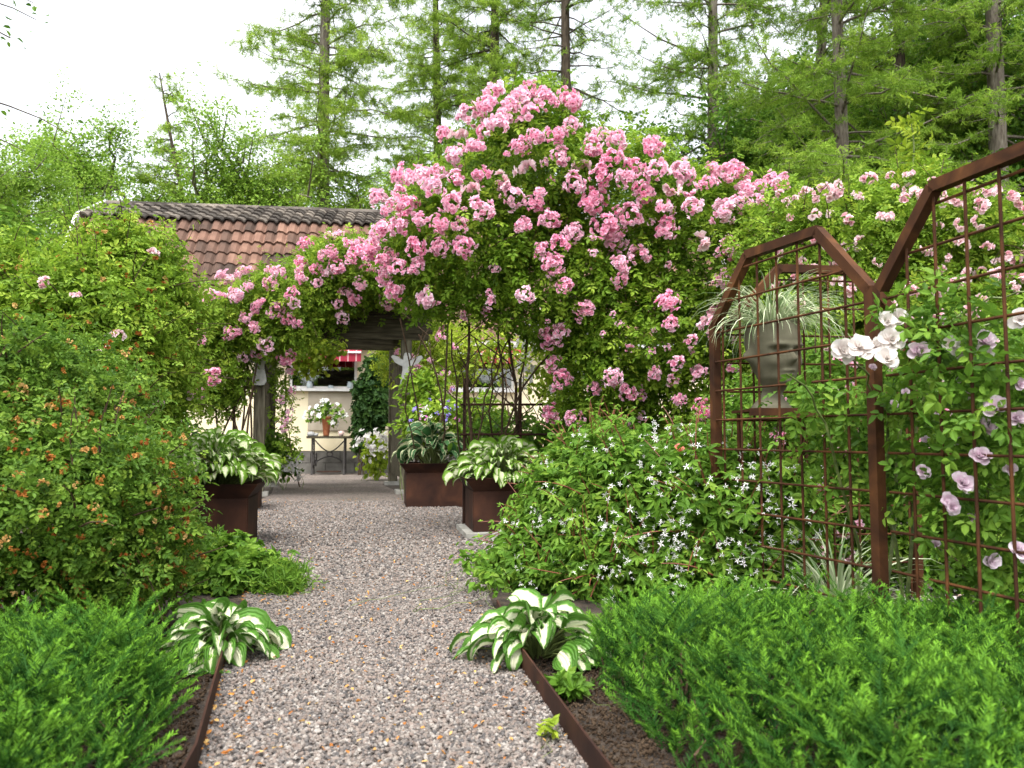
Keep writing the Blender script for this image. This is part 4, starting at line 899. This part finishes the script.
# low planting at the left edge of the path
plant('cranesbill', 'leafy green cranesbill spreading onto the gravel left of the path', 'plant', [E(245, 590, 4.1, 40, 34, .25), E(275, 600, 4.0, 26, 20, .2), E(215, 572, 4.2, 34, 30, .25)], 520, 4, .035, PALM, .065, 'mid_leaf', 'greenstem', 10, .003, seed=98, up=.7)
plant('sprawling_plant', 'thin feathery plant sprawling on the gravel beside the cranesbill', 'plant', [E(288, 598, 3.95, 24, 14, .25)], 80, 4, .05, TUFT, .045, 'mid_leaf', 'greenstem', 14, .002, seed=99, up=.7, lo=.2)
pp = plant('flowering_plant', 'dark leafy plant with purple and pink flowers behind the orange-flecked bush', 'plant', [E(40, 445, 4.4, 60, 28, .3), E(165, 452, 6.6, 45, 26, .4)], 700, 4, .05, OV, .07, 'dark_leaf', 'greenstem', 12, .004, seed=100)
blooms(pp, 'flower_spray', [daisyspray(1, M['purple'], 5), daisyspray(2, M['magenta'], 4)], [E(40, 440, 4.3, 60, 26, .3)], lambda x, y: 1, 12, (0, 420, 80, 455), .035, .06, .9, np.random.default_rng(101))

# ------------------------------------------------------------------ behind the great rose and right of the arbour
plant('climber', 'dark green climber on the cream wall right of the taupe board', 'climber', [E(372, 405, 16.3, 17, 30, .3), E(367, 437, 16.3, 11, 18, .25), E(378, 376, 16.4, 12, 20, .25)], 800, 4, .07, LEAFTUFT, .09, 'dark_leaf', nst=6, r0=.02, seed=110)
wp = plant('flowering_plant', 'white flowered plant beside the right arbour side at its far end', 'plant', [E(376, 455, 14.2, 9, 20, .2)], 90, 4, .07, OV, .13, 'lime_leaf', 'greenstem', 5, .008, seed=111)
blooms(wp, 'flower_head', [daisyspray(3, M['starwhite'], 12), daisyspray(4, M['starwhite'], 10)], [E(376, 444, 14.1, 14, 14, .25)], lambda x, y: 1, 8, (364, 430, 388, 462), .12, .18, .5, np.random.default_rng(112))
wp = plant('flowering_plant', 'low white flowered plant at the foot of the left arbour post', 'plant', [E(285, 462, 11.8, 12, 14, .2), E(276, 452, 11.6, 14, 22, .2)], 150, 4, .06, OV, .10, 'mid_leaf', 'greenstem', 5, .006, seed=113)
blooms(wp, 'flower_head', [daisyspray(5, M['starwhite'], 12)], [E(288, 468, 11.7, 9, 9, .2)], lambda x, y: 1, 8, (278, 458, 298, 478), .10, .14, .4, np.random.default_rng(114))
yb = plant('rose_bush', 'yellow-green rose seen between the bare stems right of the arbour', 'rose bush', [E(430, 365, 12.5, 26, 50, .5), E(395, 358, 13.6, 14, 26, .4), E(455, 350, 13, 26, 30, .5)], 700, 4, .09, ROSE_LEAF, .15, 'lime_leaf', nst=10, r0=.012, seed=115)
blooms(yb, 'rose_bloom', PINKS, [E(430, 360, 12.3, 34, 52, .5)], lambda x, y: .6, 14, (395, 315, 470, 410), .14, .2, 1, np.random.default_rng(116))
pk = plant('flowering_plant', 'mixed purple and magenta flowers behind the cream-edged hosta', 'plant', [E(440, 425, 9.6, 38, 26, .4), E(478, 420, 9.2, 30, 22, .4), E(425, 395, 10, 22, 30, .3)], 800, 4, .06, OV, .09, 'rose_leaf_light', 'greenstem', 14, .005, seed=117)
blooms(pk, 'flower_spray', [daisyspray(7, M['purple'], 8), daisyspray(8, M['magenta'], 4), daisyspray(9, M['starwhite'], 7), daisyspray(10, M['purple'], 5)], [E(448, 418, 9.4, 44, 30, .4)], lambda x, y: 1, 34, (405, 385, 495, 445), .035, .065, .8, np.random.default_rng(118))
wsp = plant('flowering_shrub', 'airy white flowering shrub behind the great pink rose', 'shrub', [E(555, 362, 7.6, 34, 48, .4), E(590, 350, 7.8, 30, 40, .4), E(500, 350, 8.6, 36, 24, .3)], 520, 4, .08, OV, .07, 'lime_leaf', nst=14, r0=.008, seed=119, lo=.2)
blooms(wsp, 'flower_spray', [daisyspray(11, M['starwhite'], 8), daisyspray(12, M['starwhite'], 6)], [E(560, 358, 7.5, 42, 50, .4)], lambda x, y: 1, 40, (515, 312, 610, 405), .06, .09, .6, np.random.default_rng(120))
# the low steel rails tying the bare stems
g = MB()
for z_ in (1.03, .78):
    tube(g, [np.array([at(462, 0, 6.7)[0], 6.7, z_]), np.array([at(575, 0, 6.7)[0], 6.7, z_])], .010, 5)
for px in (466, 520, 571): tube(g, [np.array([at(px, 0, 6.72)[0], 6.72, -.02]), np.array([at(px, 0, 6.72)[0], 6.72, 1.25])], .014, 5)
tag(g.build('support_rail', M['rustdark']), 'dark rusty support rail behind the bare stems of the great rose', 'plant support')
plant('shrub', 'dark green low shrub under the bare stems of the great rose', 'shrub', [E(520, 434, 7.2, 60, 16, .4), E(610, 425, 6.8, 60, 30, .4)], 600, 4, .06, OV, .075, 'mid_leaf', nst=12, r0=.006, seed=121)

# ------------------------------------------------------------------ white star flower bed (bowman's root)
for (ells, lb, sd, nfl, bb) in (
        ([E(565, 525, 4.5, 52, 64, .35), E(592, 480, 4.7, 50, 46, .35), E(535, 560, 4.3, 40, 40, .25), E(545, 590, 4.1, 46, 30, .25)], 'bushy white star flower plant nearest the path and the planter slab', 130, 32, (490, 440, 620, 600)),
        ([E(630, 505, 4.2, 75, 75, .45), E(610, 470, 4.6, 60, 42, .4), E(620, 560, 4.0, 70, 46, .4)], 'bushy white star flower plant in the middle behind the front hosta', 131, 44, (570, 430, 690, 600)),
        ([E(715, 515, 3.9, 72, 72, .4), E(770, 520, 3.8, 42, 70, .3), E(710, 465, 4.4, 70, 42, .4), E(720, 570, 3.75, 70, 40, .35)], 'white star flower plant leaning on the peaked trellis', 132, 66, (660, 440, 815, 600))):
    t = plant('star_flower_plant', lb, 'plant', ells, 1700, 4, .045, TRI_LEAF, .066, 'mid_leaf', 'redstem', 46, .0028, 'white star flower plants in the right bed', up=.6, sh=150, shl=.22, seed=sd, jit=.4)
    blooms(t, 'star_flower_spray', STARS, ells, lambda x, y: 1 if y > 460 else .6, nfl, bb, .04, .07, .9, np.random.default_rng(sd + 50), out=.05)
cr_ = thing('rose_bush', 'small rose bush with one coral flower among the white star flowers', 'rose bush', (*at(672, 438, 4.0)[:2], 0)); gs, gl = MB(), MB()
e0 = at(679, 450, 3.95); tube(gs, [np.array(world_loc(cr_)), (np.array(world_loc(cr_)) + e0) / 2 + [.02, 0, .1], e0], .004, 5); leaves(gl, np.tile(e0 - [0, 0, .06], (14, 1)), np.tile([0, -.6, .5], (14, 1)), 2, .05, ROSE_LEAF, .07)
gs.build('stems', M['greenstem'], cr_); gl.build('foliage', M['rose_leaf'], cr_)
o = bpy.data.objects.new('coral_rose', CORAL[0]); COL.objects.link(o); o.parent = cr_; o.location = Vector(e0) - Vector(world_loc(cr_)); o.scale = (.062,) * 3; o.rotation_euler = (1.0, 0, 0)
for k, (px, Y, h) in enumerate(((488, 3.6, 25), (470, 3.9, 22))):
    plant('seedling', ('small leafy seedling at the edge of the gravel before the white star flowers', 'smaller seedling in the gravel beside the planter slab')[k], 'plant', [E(px + 4, 574 - k * 18, Y, 17, 10, .10)], 34, 3, .03, OV, .042, 'mid_leaf', 'greenstem', 6, .002, seed=140 + k, up=.8)
plant('seedling', 'tiny green seedling growing in the gravel by the right edging strip', 'plant', [E(547, 730, 2.02, 9, 5, .02)], 14, 2, .008, OV, .028, 'lime_leaf', 'greenstem', 4, .0012, seed=143, up=.8, sspread=.01)
plant('seedling', 'tiny green seedling in the soil between front hosta and yew', 'plant', [E(566, 690, 2.35, 12, 8, .03)], 12, 3, .015, PALM, .05, 'mid_leaf', 'greenstem', 4, .0015, seed=144, up=.8, sspread=.01)

# ------------------------------------------------------------------ roses round the trellis
RB = [E(790, 255, 5.4, 60, 62, .5), E(860, 250, 5.3, 75, 62, .5), E(945, 245, 5.2, 85, 58, .5), E(1040, 260, 5.2, 80, 60, .5), E(905, 200, 5.4, 34, 34, .3), E(830, 330, 5.2, 90, 60, .5), E(940, 330, 5.0, 110, 60, .5)]
b5 = plant('rose_bush', 'pale pink rambling rose rising behind the trellis against the wood', 'rose bush', RB, 3600, 5, .055, ROSE_LEAF, .095, 'rose_leaf_light', nst=30, r0=.010, seed=150, sh=150, shl=.28)
blooms(b5, 'rose_bloom', PALE, RB, lambda x, y: np.interp(y, [175, 200, 270, 330], [1, .8, .5, .2]), 100, (775, 175, 1023, 340), .06, .115, .8, np.random.default_rng(151), out=.04)
gs, gl = MB(), MB()   # the tall young shoot
r = np.random.default_rng(152); pts = np.stack([at(908 + 6 * math.sin(a * 3), 190 - 78 * a, 5.3) for a in np.linspace(0, 1, 8)]); tube(gs, pts, np.linspace(.008, .003, 8), 5)
for q in pts[1:]: leaves(gl, np.tile(q, (5, 1)), nrm(r.normal(size=(5, 3)) + [0, 0, .3]), 1, .05, ROSE_LEAF, .17, rng=r)
gs.build('stems', M['greenstem'], b5); gl.build('young_shoot', M['lime_leaf'], b5)
MIDB = [E(840, 420, 4.4, 90, 80, .4), E(930, 420, 4.3, 90, 85, .4), E(1010, 430, 4.1, 80, 110, .4), E(800, 520, 4.4, 80, 60, .35), E(900, 540, 4.3, 90, 60, .35), E(1000, 550, 4.0, 80, 70, .35), E(770, 440, 4.9, 60, 70, .3)]
b6 = plant('rose_bush', 'leafy rose filling the space inside the trellis corner', 'rose bush', MIDB, 2600, 5, .05, ROSE_LEAF, .095, 'mid_leaf', nst=30, r0=.010, seed=153, sh=60, shl=.3, lo=.4)
blooms(b6, 'rose_bloom', PINKS + PALE[:1], MIDB, lambda x, y: .6 if x < 860 else .3, 40, (735, 330, 1020, 590), .05, .09, 1, np.random.default_rng(154))
# climber in the open right panel: leaves through the mesh, pale lilac roses
CL = [E(960, 330, 2.55, 70, 36, .16), E(1000, 400, 2.45, 70, 60, .18), E(940, 390, 2.75, 60, 40, .16), E(990, 480, 2.6, 70, 60, .18), E(925, 470, 2.95, 50, 56, .16), E(1010, 560, 2.6, 60, 60, .16), E(832, 405, 3.05, 36, 36, .12), E(850, 450, 3.1, 32, 50, .12)]
t = thing('climbing_rose', 'climbing rose with white and pale lilac flowers threaded through the near trellis', 'climbing rose', (1.45, 2.9, 0)); gs, gl = MB(), MB(); r = np.random.default_rng(160)
P, Dv = ell_points(CL, 470, .2, 1.05, .8, rng=r); leaves(gl, P, Dv, 3, .05, ROSE_LEAF, .105, rng=r, up=.45)
for (bx, bY, pts_) in ((905, 3.0, ((892, 520), (884, 420), (868, 372), (845, 352))), (902, 3.0, ((915, 430), (940, 330), (985, 300), (1030, 292))), (925, 2.95, ((960, 470), (1000, 430), (1030, 400))), (842, 3.1, ((862, 560), (838, 470), (815, 400), (790, 372))), (880, 3.1, ((900, 420), (930, 350), (1000, 320), (1040, 318))), (960, 2.7, ((985, 500), (1000, 420), (1024, 350)))):
    q = [at(bx, 438, bY) * [1, 1, 0] - [0, 0, .02]] + [at(px, py, bY - .12 * k) for k, (px, py) in enumerate(pts_)]
    q = np.array(q); s_ = np.linspace(0, len(q) - 1, 16); q = np.stack([np.interp(s_, range(len(q)), q[:, i]) for i in range(3)], -1) + r.normal(size=(16, 3)) * .008
    tube(gs, q, np.linspace(.008, .003, 16), 5)
gs.build('stems', M['greenstem'], t); gl.build('foliage', M['mid_leaf'], t)
def flower_at(meshes, name, px, py, Y, s, nv, k):
    p_ = at(px, py, Y) - np.array(world_loc(t)); R = frames(np.array([nv], float) + r.normal(size=(1, 3)) * .15, r.normal(size=(1, 3)))[0] * s
    o = bpy.data.objects.new(name, meshes[k % len(meshes)]); COL.objects.link(o); o.parent = t; o.matrix_local = Matrix([[*R[a], p_[a]] for a in range(3)] + [[0, 0, 0, 1]])
for k, (px, py, Y, s) in enumerate(((842, 351, 2.62, .084), (859, 348, 2.6, .09), (886, 324, 2.6, .072), (899, 318, 2.62, .062), (891, 340, 2.57, .085), (886, 361, 2.55, .084), (876, 348, 2.6, .066), (950, 345, 2.5, .06), (958, 352, 2.5, .055), (1020, 320, 2.3, .06), (984, 352, 2.45, .055))):
    flower_at(WROSE, 'white_rose', px, py, Y, s, (-.1, -1, .35), k)
for k, (px, py, Y, s) in enumerate(((917, 353, 2.55, .085), (983, 342, 2.45, .075), (995, 408, 2.35, .075), (985, 429, 2.4, .07), (1016, 420, 2.3, .06), (980, 458, 2.4, .07), (962, 484, 2.45, .075), (947, 503, 2.5, .07), (952, 507, 2.48, .06), (922, 472, 2.6, .055), (1018, 552, 2.3, .075), (989, 560, 2.5, .07), (998, 706, 1.9, .05), (893, 405, 2.65, .035), (936, 412, 2.55, .03), (1019, 385, 2.3, .05), (960, 380, 2.5, .03), (872, 368, 2.65, .03), (905, 392, 2.6, .028), (955, 440, 2.6, .04), (1004, 372, 2.4, .045), (940, 322, 2.6, .04), (970, 518, 2.55, .045), (925, 440, 2.7, .035), (1010, 470, 2.4, .05), (935, 545, 2.7, .04), (965, 395, 2.6, .045))):
    flower_at(LILAC, 'lilac_rose', px, py, Y, s, (-.1, -1, .3), k)

# ------------------------------------------------------------------ feathery yews in the foreground
def sprig(seed):
    r = np.random.default_rng(seed); P = []; n = 26; y = np.linspace(.03, 1, n); cz = -.10 * y ** 2
    mb = MB(); k5 = np.arange(0, n, 6); tube(mb, np.stack([0 * y, y, cz], -1)[k5], np.linspace(.010, .005, len(k5)), 3); P.append(T(mb.V[0], mb.F[0], np.full(len(mb.V[0]), .3)))
    for i in range(n):
        for q in range(4):
            a = r.uniform(-.5, .9) if q % 2 else math.pi - r.uniform(-.5, .9)
            L = .105 * (1 - .5 * y[i] ** 4) * r.uniform(.75, 1.15); d = nrm(np.array([math.cos(a), .75 + .5 * r.random(), math.sin(a)]))
            b0 = np.array([0, y[i] + r.normal() * .008, cz[i]]); w_ = nrm(np.cross(d, r.normal(size=3))) * .0062
            P.append(T([b0 - w_, b0 + w_, b0 + d * L * .75 + w_, b0 + d * L], [[0, 1, 2, 3]], np.full(4, y[i])))
    return join(P)
SPRIG = [sprig(600 + k) for k in range(3)]
def yew(name, label, region, n, seed, hfn):
    r = np.random.default_rng(seed); x0, x1, y0, y1 = region; c = ((x0 + x1) / 2, (y0 + y1) / 2, 0); t = thing(name, label, 'yew', c); gl, gs = MB(), MB(); PP = [[], [], []]; RR = [[], [], []]; SS = [[], [], []]; CC = [[], [], []]
    k = 0
    while k < n:
        x, y = r.uniform(x0, x1), r.uniform(y0, y1); h = hfn(x, y)
        if h <= .02: continue
        k += 1
        # an arching branch from the ground and the sprigs along it
        az = r.uniform(0, 6.283); d = np.array([math.cos(az), math.sin(az), 0]); z = h * (r.uniform(.3, 1.0) ** .7 + (r.uniform(.1, .45) if r.random() < .12 else 0)); rise = r.uniform(.35, 2.2)
        p = np.array([x, y, z * .7]); dv = nrm(d + np.array([0, 0, rise])); nv = np.array([0, 0, 1.]) - d * rise + r.normal(size=3) * .3; nv = nrm(nv - (nv @ dv) * dv); s = r.uniform(.12, .25)
        j = k % 3; PP[j].append(p - dv * s * .35); RR[j].append(frames(nv[None], dv[None])[0]); SS[j].append(s); CC[j].append(r.random())
        if k % 5 == 0: tube(gs, [np.array([x, y, 0]) - d * .04, p - dv * s * .4, p - dv * s * .1], [.004, .003, .0018], 5)
        for q in range(r.integers(1, 4)):
            a = r.uniform(.1, .7) * s; sd = r.choice([-1, 1]); side = nrm(np.cross(dv, nv)) * sd; d2 = nrm(dv * .8 + side * .7); PP[j].append(p - dv * s * .35 + dv * a); RR[j].append(frames((nv - (nv @ d2) * d2)[None], d2[None])[0]); SS[j].append(s * r.uniform(.4, .65)); CC[j].append(r.random())
    for j in range(3): place(gl, SPRIG[j], np.array(PP[j]), np.array(RR[j]), np.array(SS[j]), np.array(CC[j]))
    gl.build('foliage', M['yew'], t); gs.build('branches', M['stem'], t)
def lump(x, y, s): return .5 + .5 * math.sin(x * 7.3 + s) * math.cos(y * 6.1 + s * 2)
def h_right(x, y):
    edge = np.interp(y, [1.1, 1.5, 1.85, 2.2, 2.7, 2.9], [.60, .50, .40, .30, .24, .35]); 
    if x < edge: return 0
    return min(1, .25 + (x - edge) / .14) * (.225 + .10 * lump(x, y, 1)) * np.interp(y, [1.1, 1.4, 2.6, 2.95], [.8, 1, 1, .5]) * np.interp(x, [.3, 1.2, 1.7], [1.08, .92, .8])
def h_left(x, y):
    edge = np.interp(y, [1.1, 1.6, 1.9, 2.3, 2.6], [-.78, -.80, -.84, -.96, -1.10])
    if x > edge: return 0
    return min(1, .25 + (edge - x) / .14) * (.205 + .09 * lump(x, y, 3)) * np.interp(y, [1.1, 1.4, 2.3, 2.7], [.8, 1, 1, .6])
yew('yew_shrub', 'feathery bright green yew in front of the rusty trellis', (.2, 1.9, 1.1, 2.95), 2300, 170, h_right)
yew('yew_shrub', 'feathery bright green yew below the orange-flecked bush', (-2.1, -.75, 1.1, 2.65), 1700, 171, h_left)

# ------------------------------------------------------------------ trees
def larch(name, seed, Hh, crown0, Lmax, rt, lean=(0, 0), dens=1.0, mats=('larch', 'bark')):
    r = np.random.default_rng(seed); gt, gl = MB(), MB()
    zz = np.linspace(0, 1, 14); cx = lean[0] * zz + .12 * np.sin(zz * 5 + seed); cy = lean[1] * zz + .12 * np.cos(zz * 4 + seed)
    tr = np.stack([cx, cy, zz * Hh - .1], -1); tube(gt, tr, rt * (1 - zz) ** .8 + .02, 9)
    z = crown0; P, S, C = [], [], []
    while z < Hh * .985:
        f = (z - crown0) / (Hh - crown0)
        for q in range(r.integers(2, 5)):
            az = r.uniform(0, 6.283); L = Lmax * (1 - f) ** .75 * r.uniform(.5, 1.15) * (.75 + .25 * min(1, f * 5)) + .2
            b0 = np.array([np.interp(z, tr[:, 2], tr[:, 0]), np.interp(z, tr[:, 2], tr[:, 1]), z]); d = np.array([math.cos(az), math.sin(az), 0])
            tt = np.linspace(0, 1, 7); up = np.interp(f, [0, 1], [-.1, .5]) + r.normal() * .3
            pts = b0 + d * L * tt[:, None] + np.array([0, 0, 1]) * (L * (up * tt - .25 * tt ** 2 + .22 * tt ** 4))[:, None] + r.normal(size=(7, 3)) * .09 * tt[:, None]
            tube(gt, pts, np.interp(tt, [0, 1], [.014 + .009 * L, .005]), 4)
            nt_ = int(L / .17 * dens)
            for k in range(nt_):
                a = r.uniform(.15, 1) ; q0 = np.array([np.interp(a, tt, pts[:, i]) for i in range(3)]); s = np.cross(d, [0, 0, 1]) * r.choice([-1, 1]); l2 = r.uniform(.15, .30) * L * (1.15 - a * .6) + .12
                e = q0 + nrm(d * .5 + s * r.uniform(.3, 1) + np.array([0, 0, r.normal() * .15])) * l2 + np.array([0, 0, -.30 * l2 * r.random()])
                if k % 2 == 0: tube(gt, [q0, e], [.008, .004], 3)
                m = max(3, int(l2 / .075)); u = r.random(m)[:, None]; P.append(q0 + (e - q0) * u + r.normal(size=(m, 3)) * .03 - np.array([0, 0, .05]) * r.random((m, 1))); S.append(r.uniform(.08, .17, m)); C.append(np.clip(r.random() * .6 + r.random(m) * .4, 0, 1))
        z += r.uniform(.2, .55)
    P = np.concatenate(P); S = np.concatenate(S); C = np.concatenate(C); n = len(P)
    place(gl, TUFT, P, frames(nrm(r.normal(size=(n, 3)) * .5 + [0, 0, -.2]), r.normal(size=(n, 3))), S, C)
    return gt.mesh(name + '_trunk', M[mats[1]], smooth=True), gl.mesh(name + '_crown', M[mats[0]])
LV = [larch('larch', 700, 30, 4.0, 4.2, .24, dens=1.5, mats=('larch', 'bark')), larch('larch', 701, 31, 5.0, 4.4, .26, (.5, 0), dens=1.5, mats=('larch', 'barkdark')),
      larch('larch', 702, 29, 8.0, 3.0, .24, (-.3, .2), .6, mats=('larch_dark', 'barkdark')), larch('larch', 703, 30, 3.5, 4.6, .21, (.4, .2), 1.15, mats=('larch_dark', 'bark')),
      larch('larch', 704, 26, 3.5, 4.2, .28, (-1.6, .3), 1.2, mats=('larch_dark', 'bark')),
      larch('larch', 705, 12.6, 4.5, 2.0, .11, (-3.2, 0), 2.2, mats=('larch', 'barkdark'))]
def tree_from(meshes, name, label, cat, px, Y, rz, s, group):
    c = at(px, 438, Y); t = thing(name, label, cat, (c[0], c[1], 0), rz, group); t.scale = (s, s, s)
    for me, nm in zip(meshes, ('trunk', 'crown')):
        o = bpy.data.objects.new(nm, me); COL.objects.link(o); o.parent = t
    return t
GL = 'larches behind the garden'
for (k, px, Y, rz, s, lb) in ((0, 322, 26, .3, 1, 'light green larch rising straight behind the tiled roof'), (1, 494, 29, 1.2, 1, 'broad larch with bright foliage left of the tip of the great rose'), (5, 250, 25, 0, 1, 'thin larch top leaning out against the sky left of the straight larch'), (1, 438, 33, 3.9, .95, 'paler larch standing left of the broad bright one'),
                              (2, 572, 27, 2.0, 1, 'thin bare-trunked larch just right of the tip of the great rose'),
                              (3, 716, 24, .5, 1, 'thick trunked larch above the right shoulder of the great rose'), (4, 806, 29, 2.5, 1.05, 'leaning larch next right of the thick trunked one'), (3, 846, 19, 4.1, .85, 'nearest larch with pale dead twigs, behind the peaked trellis'),
                              (0, 945, 27, 2.2, 1.05, 'larch deep in the dense wood above the cut-off trellis panel'), (2, 905, 23, 4.4, .95, 'slender dark larch at the edge of the dense wood'),
                              (4, 1015, 21, 1.0, 1, 'dark larch whose trunk stands at the edge of the photo')):
    tree_from(LV[k], 'larch_tree', lb, 'tree', px, Y, rz, s, GL)
def broadleaf(seed, Hh, R, n, size, mat, bark='bark', clear=.3, tmpl=LEAFTUFT, per=6):
    r = np.random.default_rng(seed); gt, gl = MB(), MB(); ends = []
    zz = np.linspace(0, 1, 8); tr = np.stack([.2 * np.sin(zz * 3 + seed), .2 * np.cos(zz * 2.5 + seed), zz * Hh * .85 - .1], -1); tube(gt, tr, .16 * (1 - zz) + .02, 8)
    for q in range(34):
        f = r.uniform(clear, 1); b0 = np.array([np.interp(f, zz, tr[:, i]) for i in range(3)]); az = r.uniform(0, 6.283)
        L = R * math.sqrt(max(.05, 1 - ((f - .55) / .62) ** 2)) * r.uniform(.55, 1.1); d = nrm(np.array([math.cos(az), math.sin(az), r.uniform(.2, .9)]))
        pts = b0 + d * L * np.linspace(0, 1, 6)[:, None] + r.normal(size=(6, 3)) * .08 * np.linspace(0, 1, 6)[:, None]; tube(gt, pts, np.linspace(.045, .01, 6), 5)
        for k in range(6):
            a = r.uniform(.35, 1); q0 = b0 + d * L * a; e = q0 + nrm(d + r.normal(size=3) * .8) * r.uniform(.2, .5) * L; tube(gt, [q0, e], [.015, .005], 4); ends += [q0, e, (q0 + e) / 2, e + r.normal(size=3) * .15]
    ends = np.array(ends); idx = r.integers(0, len(ends), n); P = ends[idx] + r.normal(size=(n, 3)) * R * .065
    D = nrm(P - np.array([0, 0, Hh * .5])); leaves(gl, P, D, per, size * .9, OV, size, up=.5, rng=r, jit=.6)
    return gt.mesh('broadleaf_trunk', M[bark], smooth=True), gl.mesh('broadleaf_crown', M[mat])
BV = [broadleaf(720, 8.2, 2.6, 8500, .075, 'broad'), broadleaf(721, 9, 3.0, 5600, .125, 'broad_dark'), broadleaf(722, 4.6, 2.2, 9500, .048, 'broad', clear=.1), broadleaf(723, 15, 4.2, 8200, .16, 'broad_dark', 'bark')]
GB = 'broadleaf trees behind the garden'
for (k, px, Y, rz, s, lb) in ((0, 105, 24, 1, 1.32, 'pale green broadleaf tree above the white gable edge of the roof'), (2, 190, 25, 2, 2.1, 'rounded green tree behind the roof left of the straight larch'), (2, 30, 22, 3, 1.6, 'low spreading tree left of the white gable edge'), (0, -30, 18, 4, .95, 'broadleaf tree cut by the edge of the photo beyond the rose bushes'),
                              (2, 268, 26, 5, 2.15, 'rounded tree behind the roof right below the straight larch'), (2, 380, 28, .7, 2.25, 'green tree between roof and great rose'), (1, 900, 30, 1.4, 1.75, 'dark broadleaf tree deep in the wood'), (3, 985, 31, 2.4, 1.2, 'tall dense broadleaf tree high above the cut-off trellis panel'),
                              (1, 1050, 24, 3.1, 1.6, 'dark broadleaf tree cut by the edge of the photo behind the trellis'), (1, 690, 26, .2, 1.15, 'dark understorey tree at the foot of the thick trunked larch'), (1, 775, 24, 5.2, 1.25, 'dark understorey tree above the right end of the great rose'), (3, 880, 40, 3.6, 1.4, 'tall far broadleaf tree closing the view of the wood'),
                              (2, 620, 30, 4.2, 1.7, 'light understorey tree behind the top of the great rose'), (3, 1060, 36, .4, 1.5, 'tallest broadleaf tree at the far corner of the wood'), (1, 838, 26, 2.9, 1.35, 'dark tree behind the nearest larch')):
    tree_from(BV[k], 'broadleaf_tree', lb, 'tree', px, Y, rz, s, GB)
# a far wood closing the horizon
g = MB(); r = np.random.default_rng(740)
n_ = 9000; X = r.uniform(-60, 60, n_); hmax = np.interp(X, [-60, -20, 0, 8, 60], [10, 9, 9, 12, 15]) * (.75 + .25 * np.sin(X * .9) * np.sin(X * .37)); P = np.stack([X, r.uniform(48, 60, n_), hmax * r.random(n_) ** .8], -1)
leaves(g, P, np.tile([0, -.7, .5], (n_, 1)), 5, .5, OV, .65, rng=r)
tag(g.build('woodland', M['broad_dark']), kind='stuff', label='distant wood closing the view behind the trees', cat='wood')
# the slim tree out of frame whose twigs hang into the top corner
t = thing('birch_tree', 'slim tree at the edge of the photo with sparse dark twigs hanging against the sky', 'tree', (-5.6, 6.4, 0)); gt, gl = MB(), MB(); r = np.random.default_rng(750)
zz = np.linspace(0, 1, 8); tube(gt, np.stack([-5.6 + .1 * np.sin(zz * 4), 6.4 + 0 * zz, zz * 5.4 - .05], -1), .09 * (1 - zz) + .015, 8)
for q in range(9):
    z_ = r.uniform(1.8, 4.6); az = r.uniform(1.6, 4.7); e = np.array([-5.6 + 1.1 * math.cos(az), 6.4 + 1.1 * math.sin(az), z_ + .5]); tube(gt, [[-5.6, 6.4, z_], e], [.025, .006], 5); leaves(gl, e + r.normal(size=(30, 3)) * .25, np.tile([0, 0, 1.], (30, 1)), 3, .08, OV, .07, rng=r)
for (x1, y1) in ((32, 4), (36, 20), (12, 40), (70, 130), (20, 150), (8, 36)):
    e = at(x1, y1, 6.2); s = np.array([-5.6, 6.4, e[2] + .35]); u = np.linspace(0, 1, 9)[:, None]; pts = s + (e - s) * u + np.array([0, 0, .18]) * np.sin(u * 3.14) + r.normal(size=(9, 3)) * .012; tube(gt, pts, np.linspace(.016, .003, 9), 4)
    q = pts[4:]; q = np.repeat(q, 4, 0) + r.normal(size=(len(q) * 4, 3)) * .05; leaves(gl, q, np.tile([0, 0, .6], (len(q), 1)) + r.normal(size=q.shape) * .5, 1, .02, OV, .055, rng=r, droop=1.2)
gt.build('trunk', M['barkdark'], t); gl.build('crown', M['broad_dark'], t)
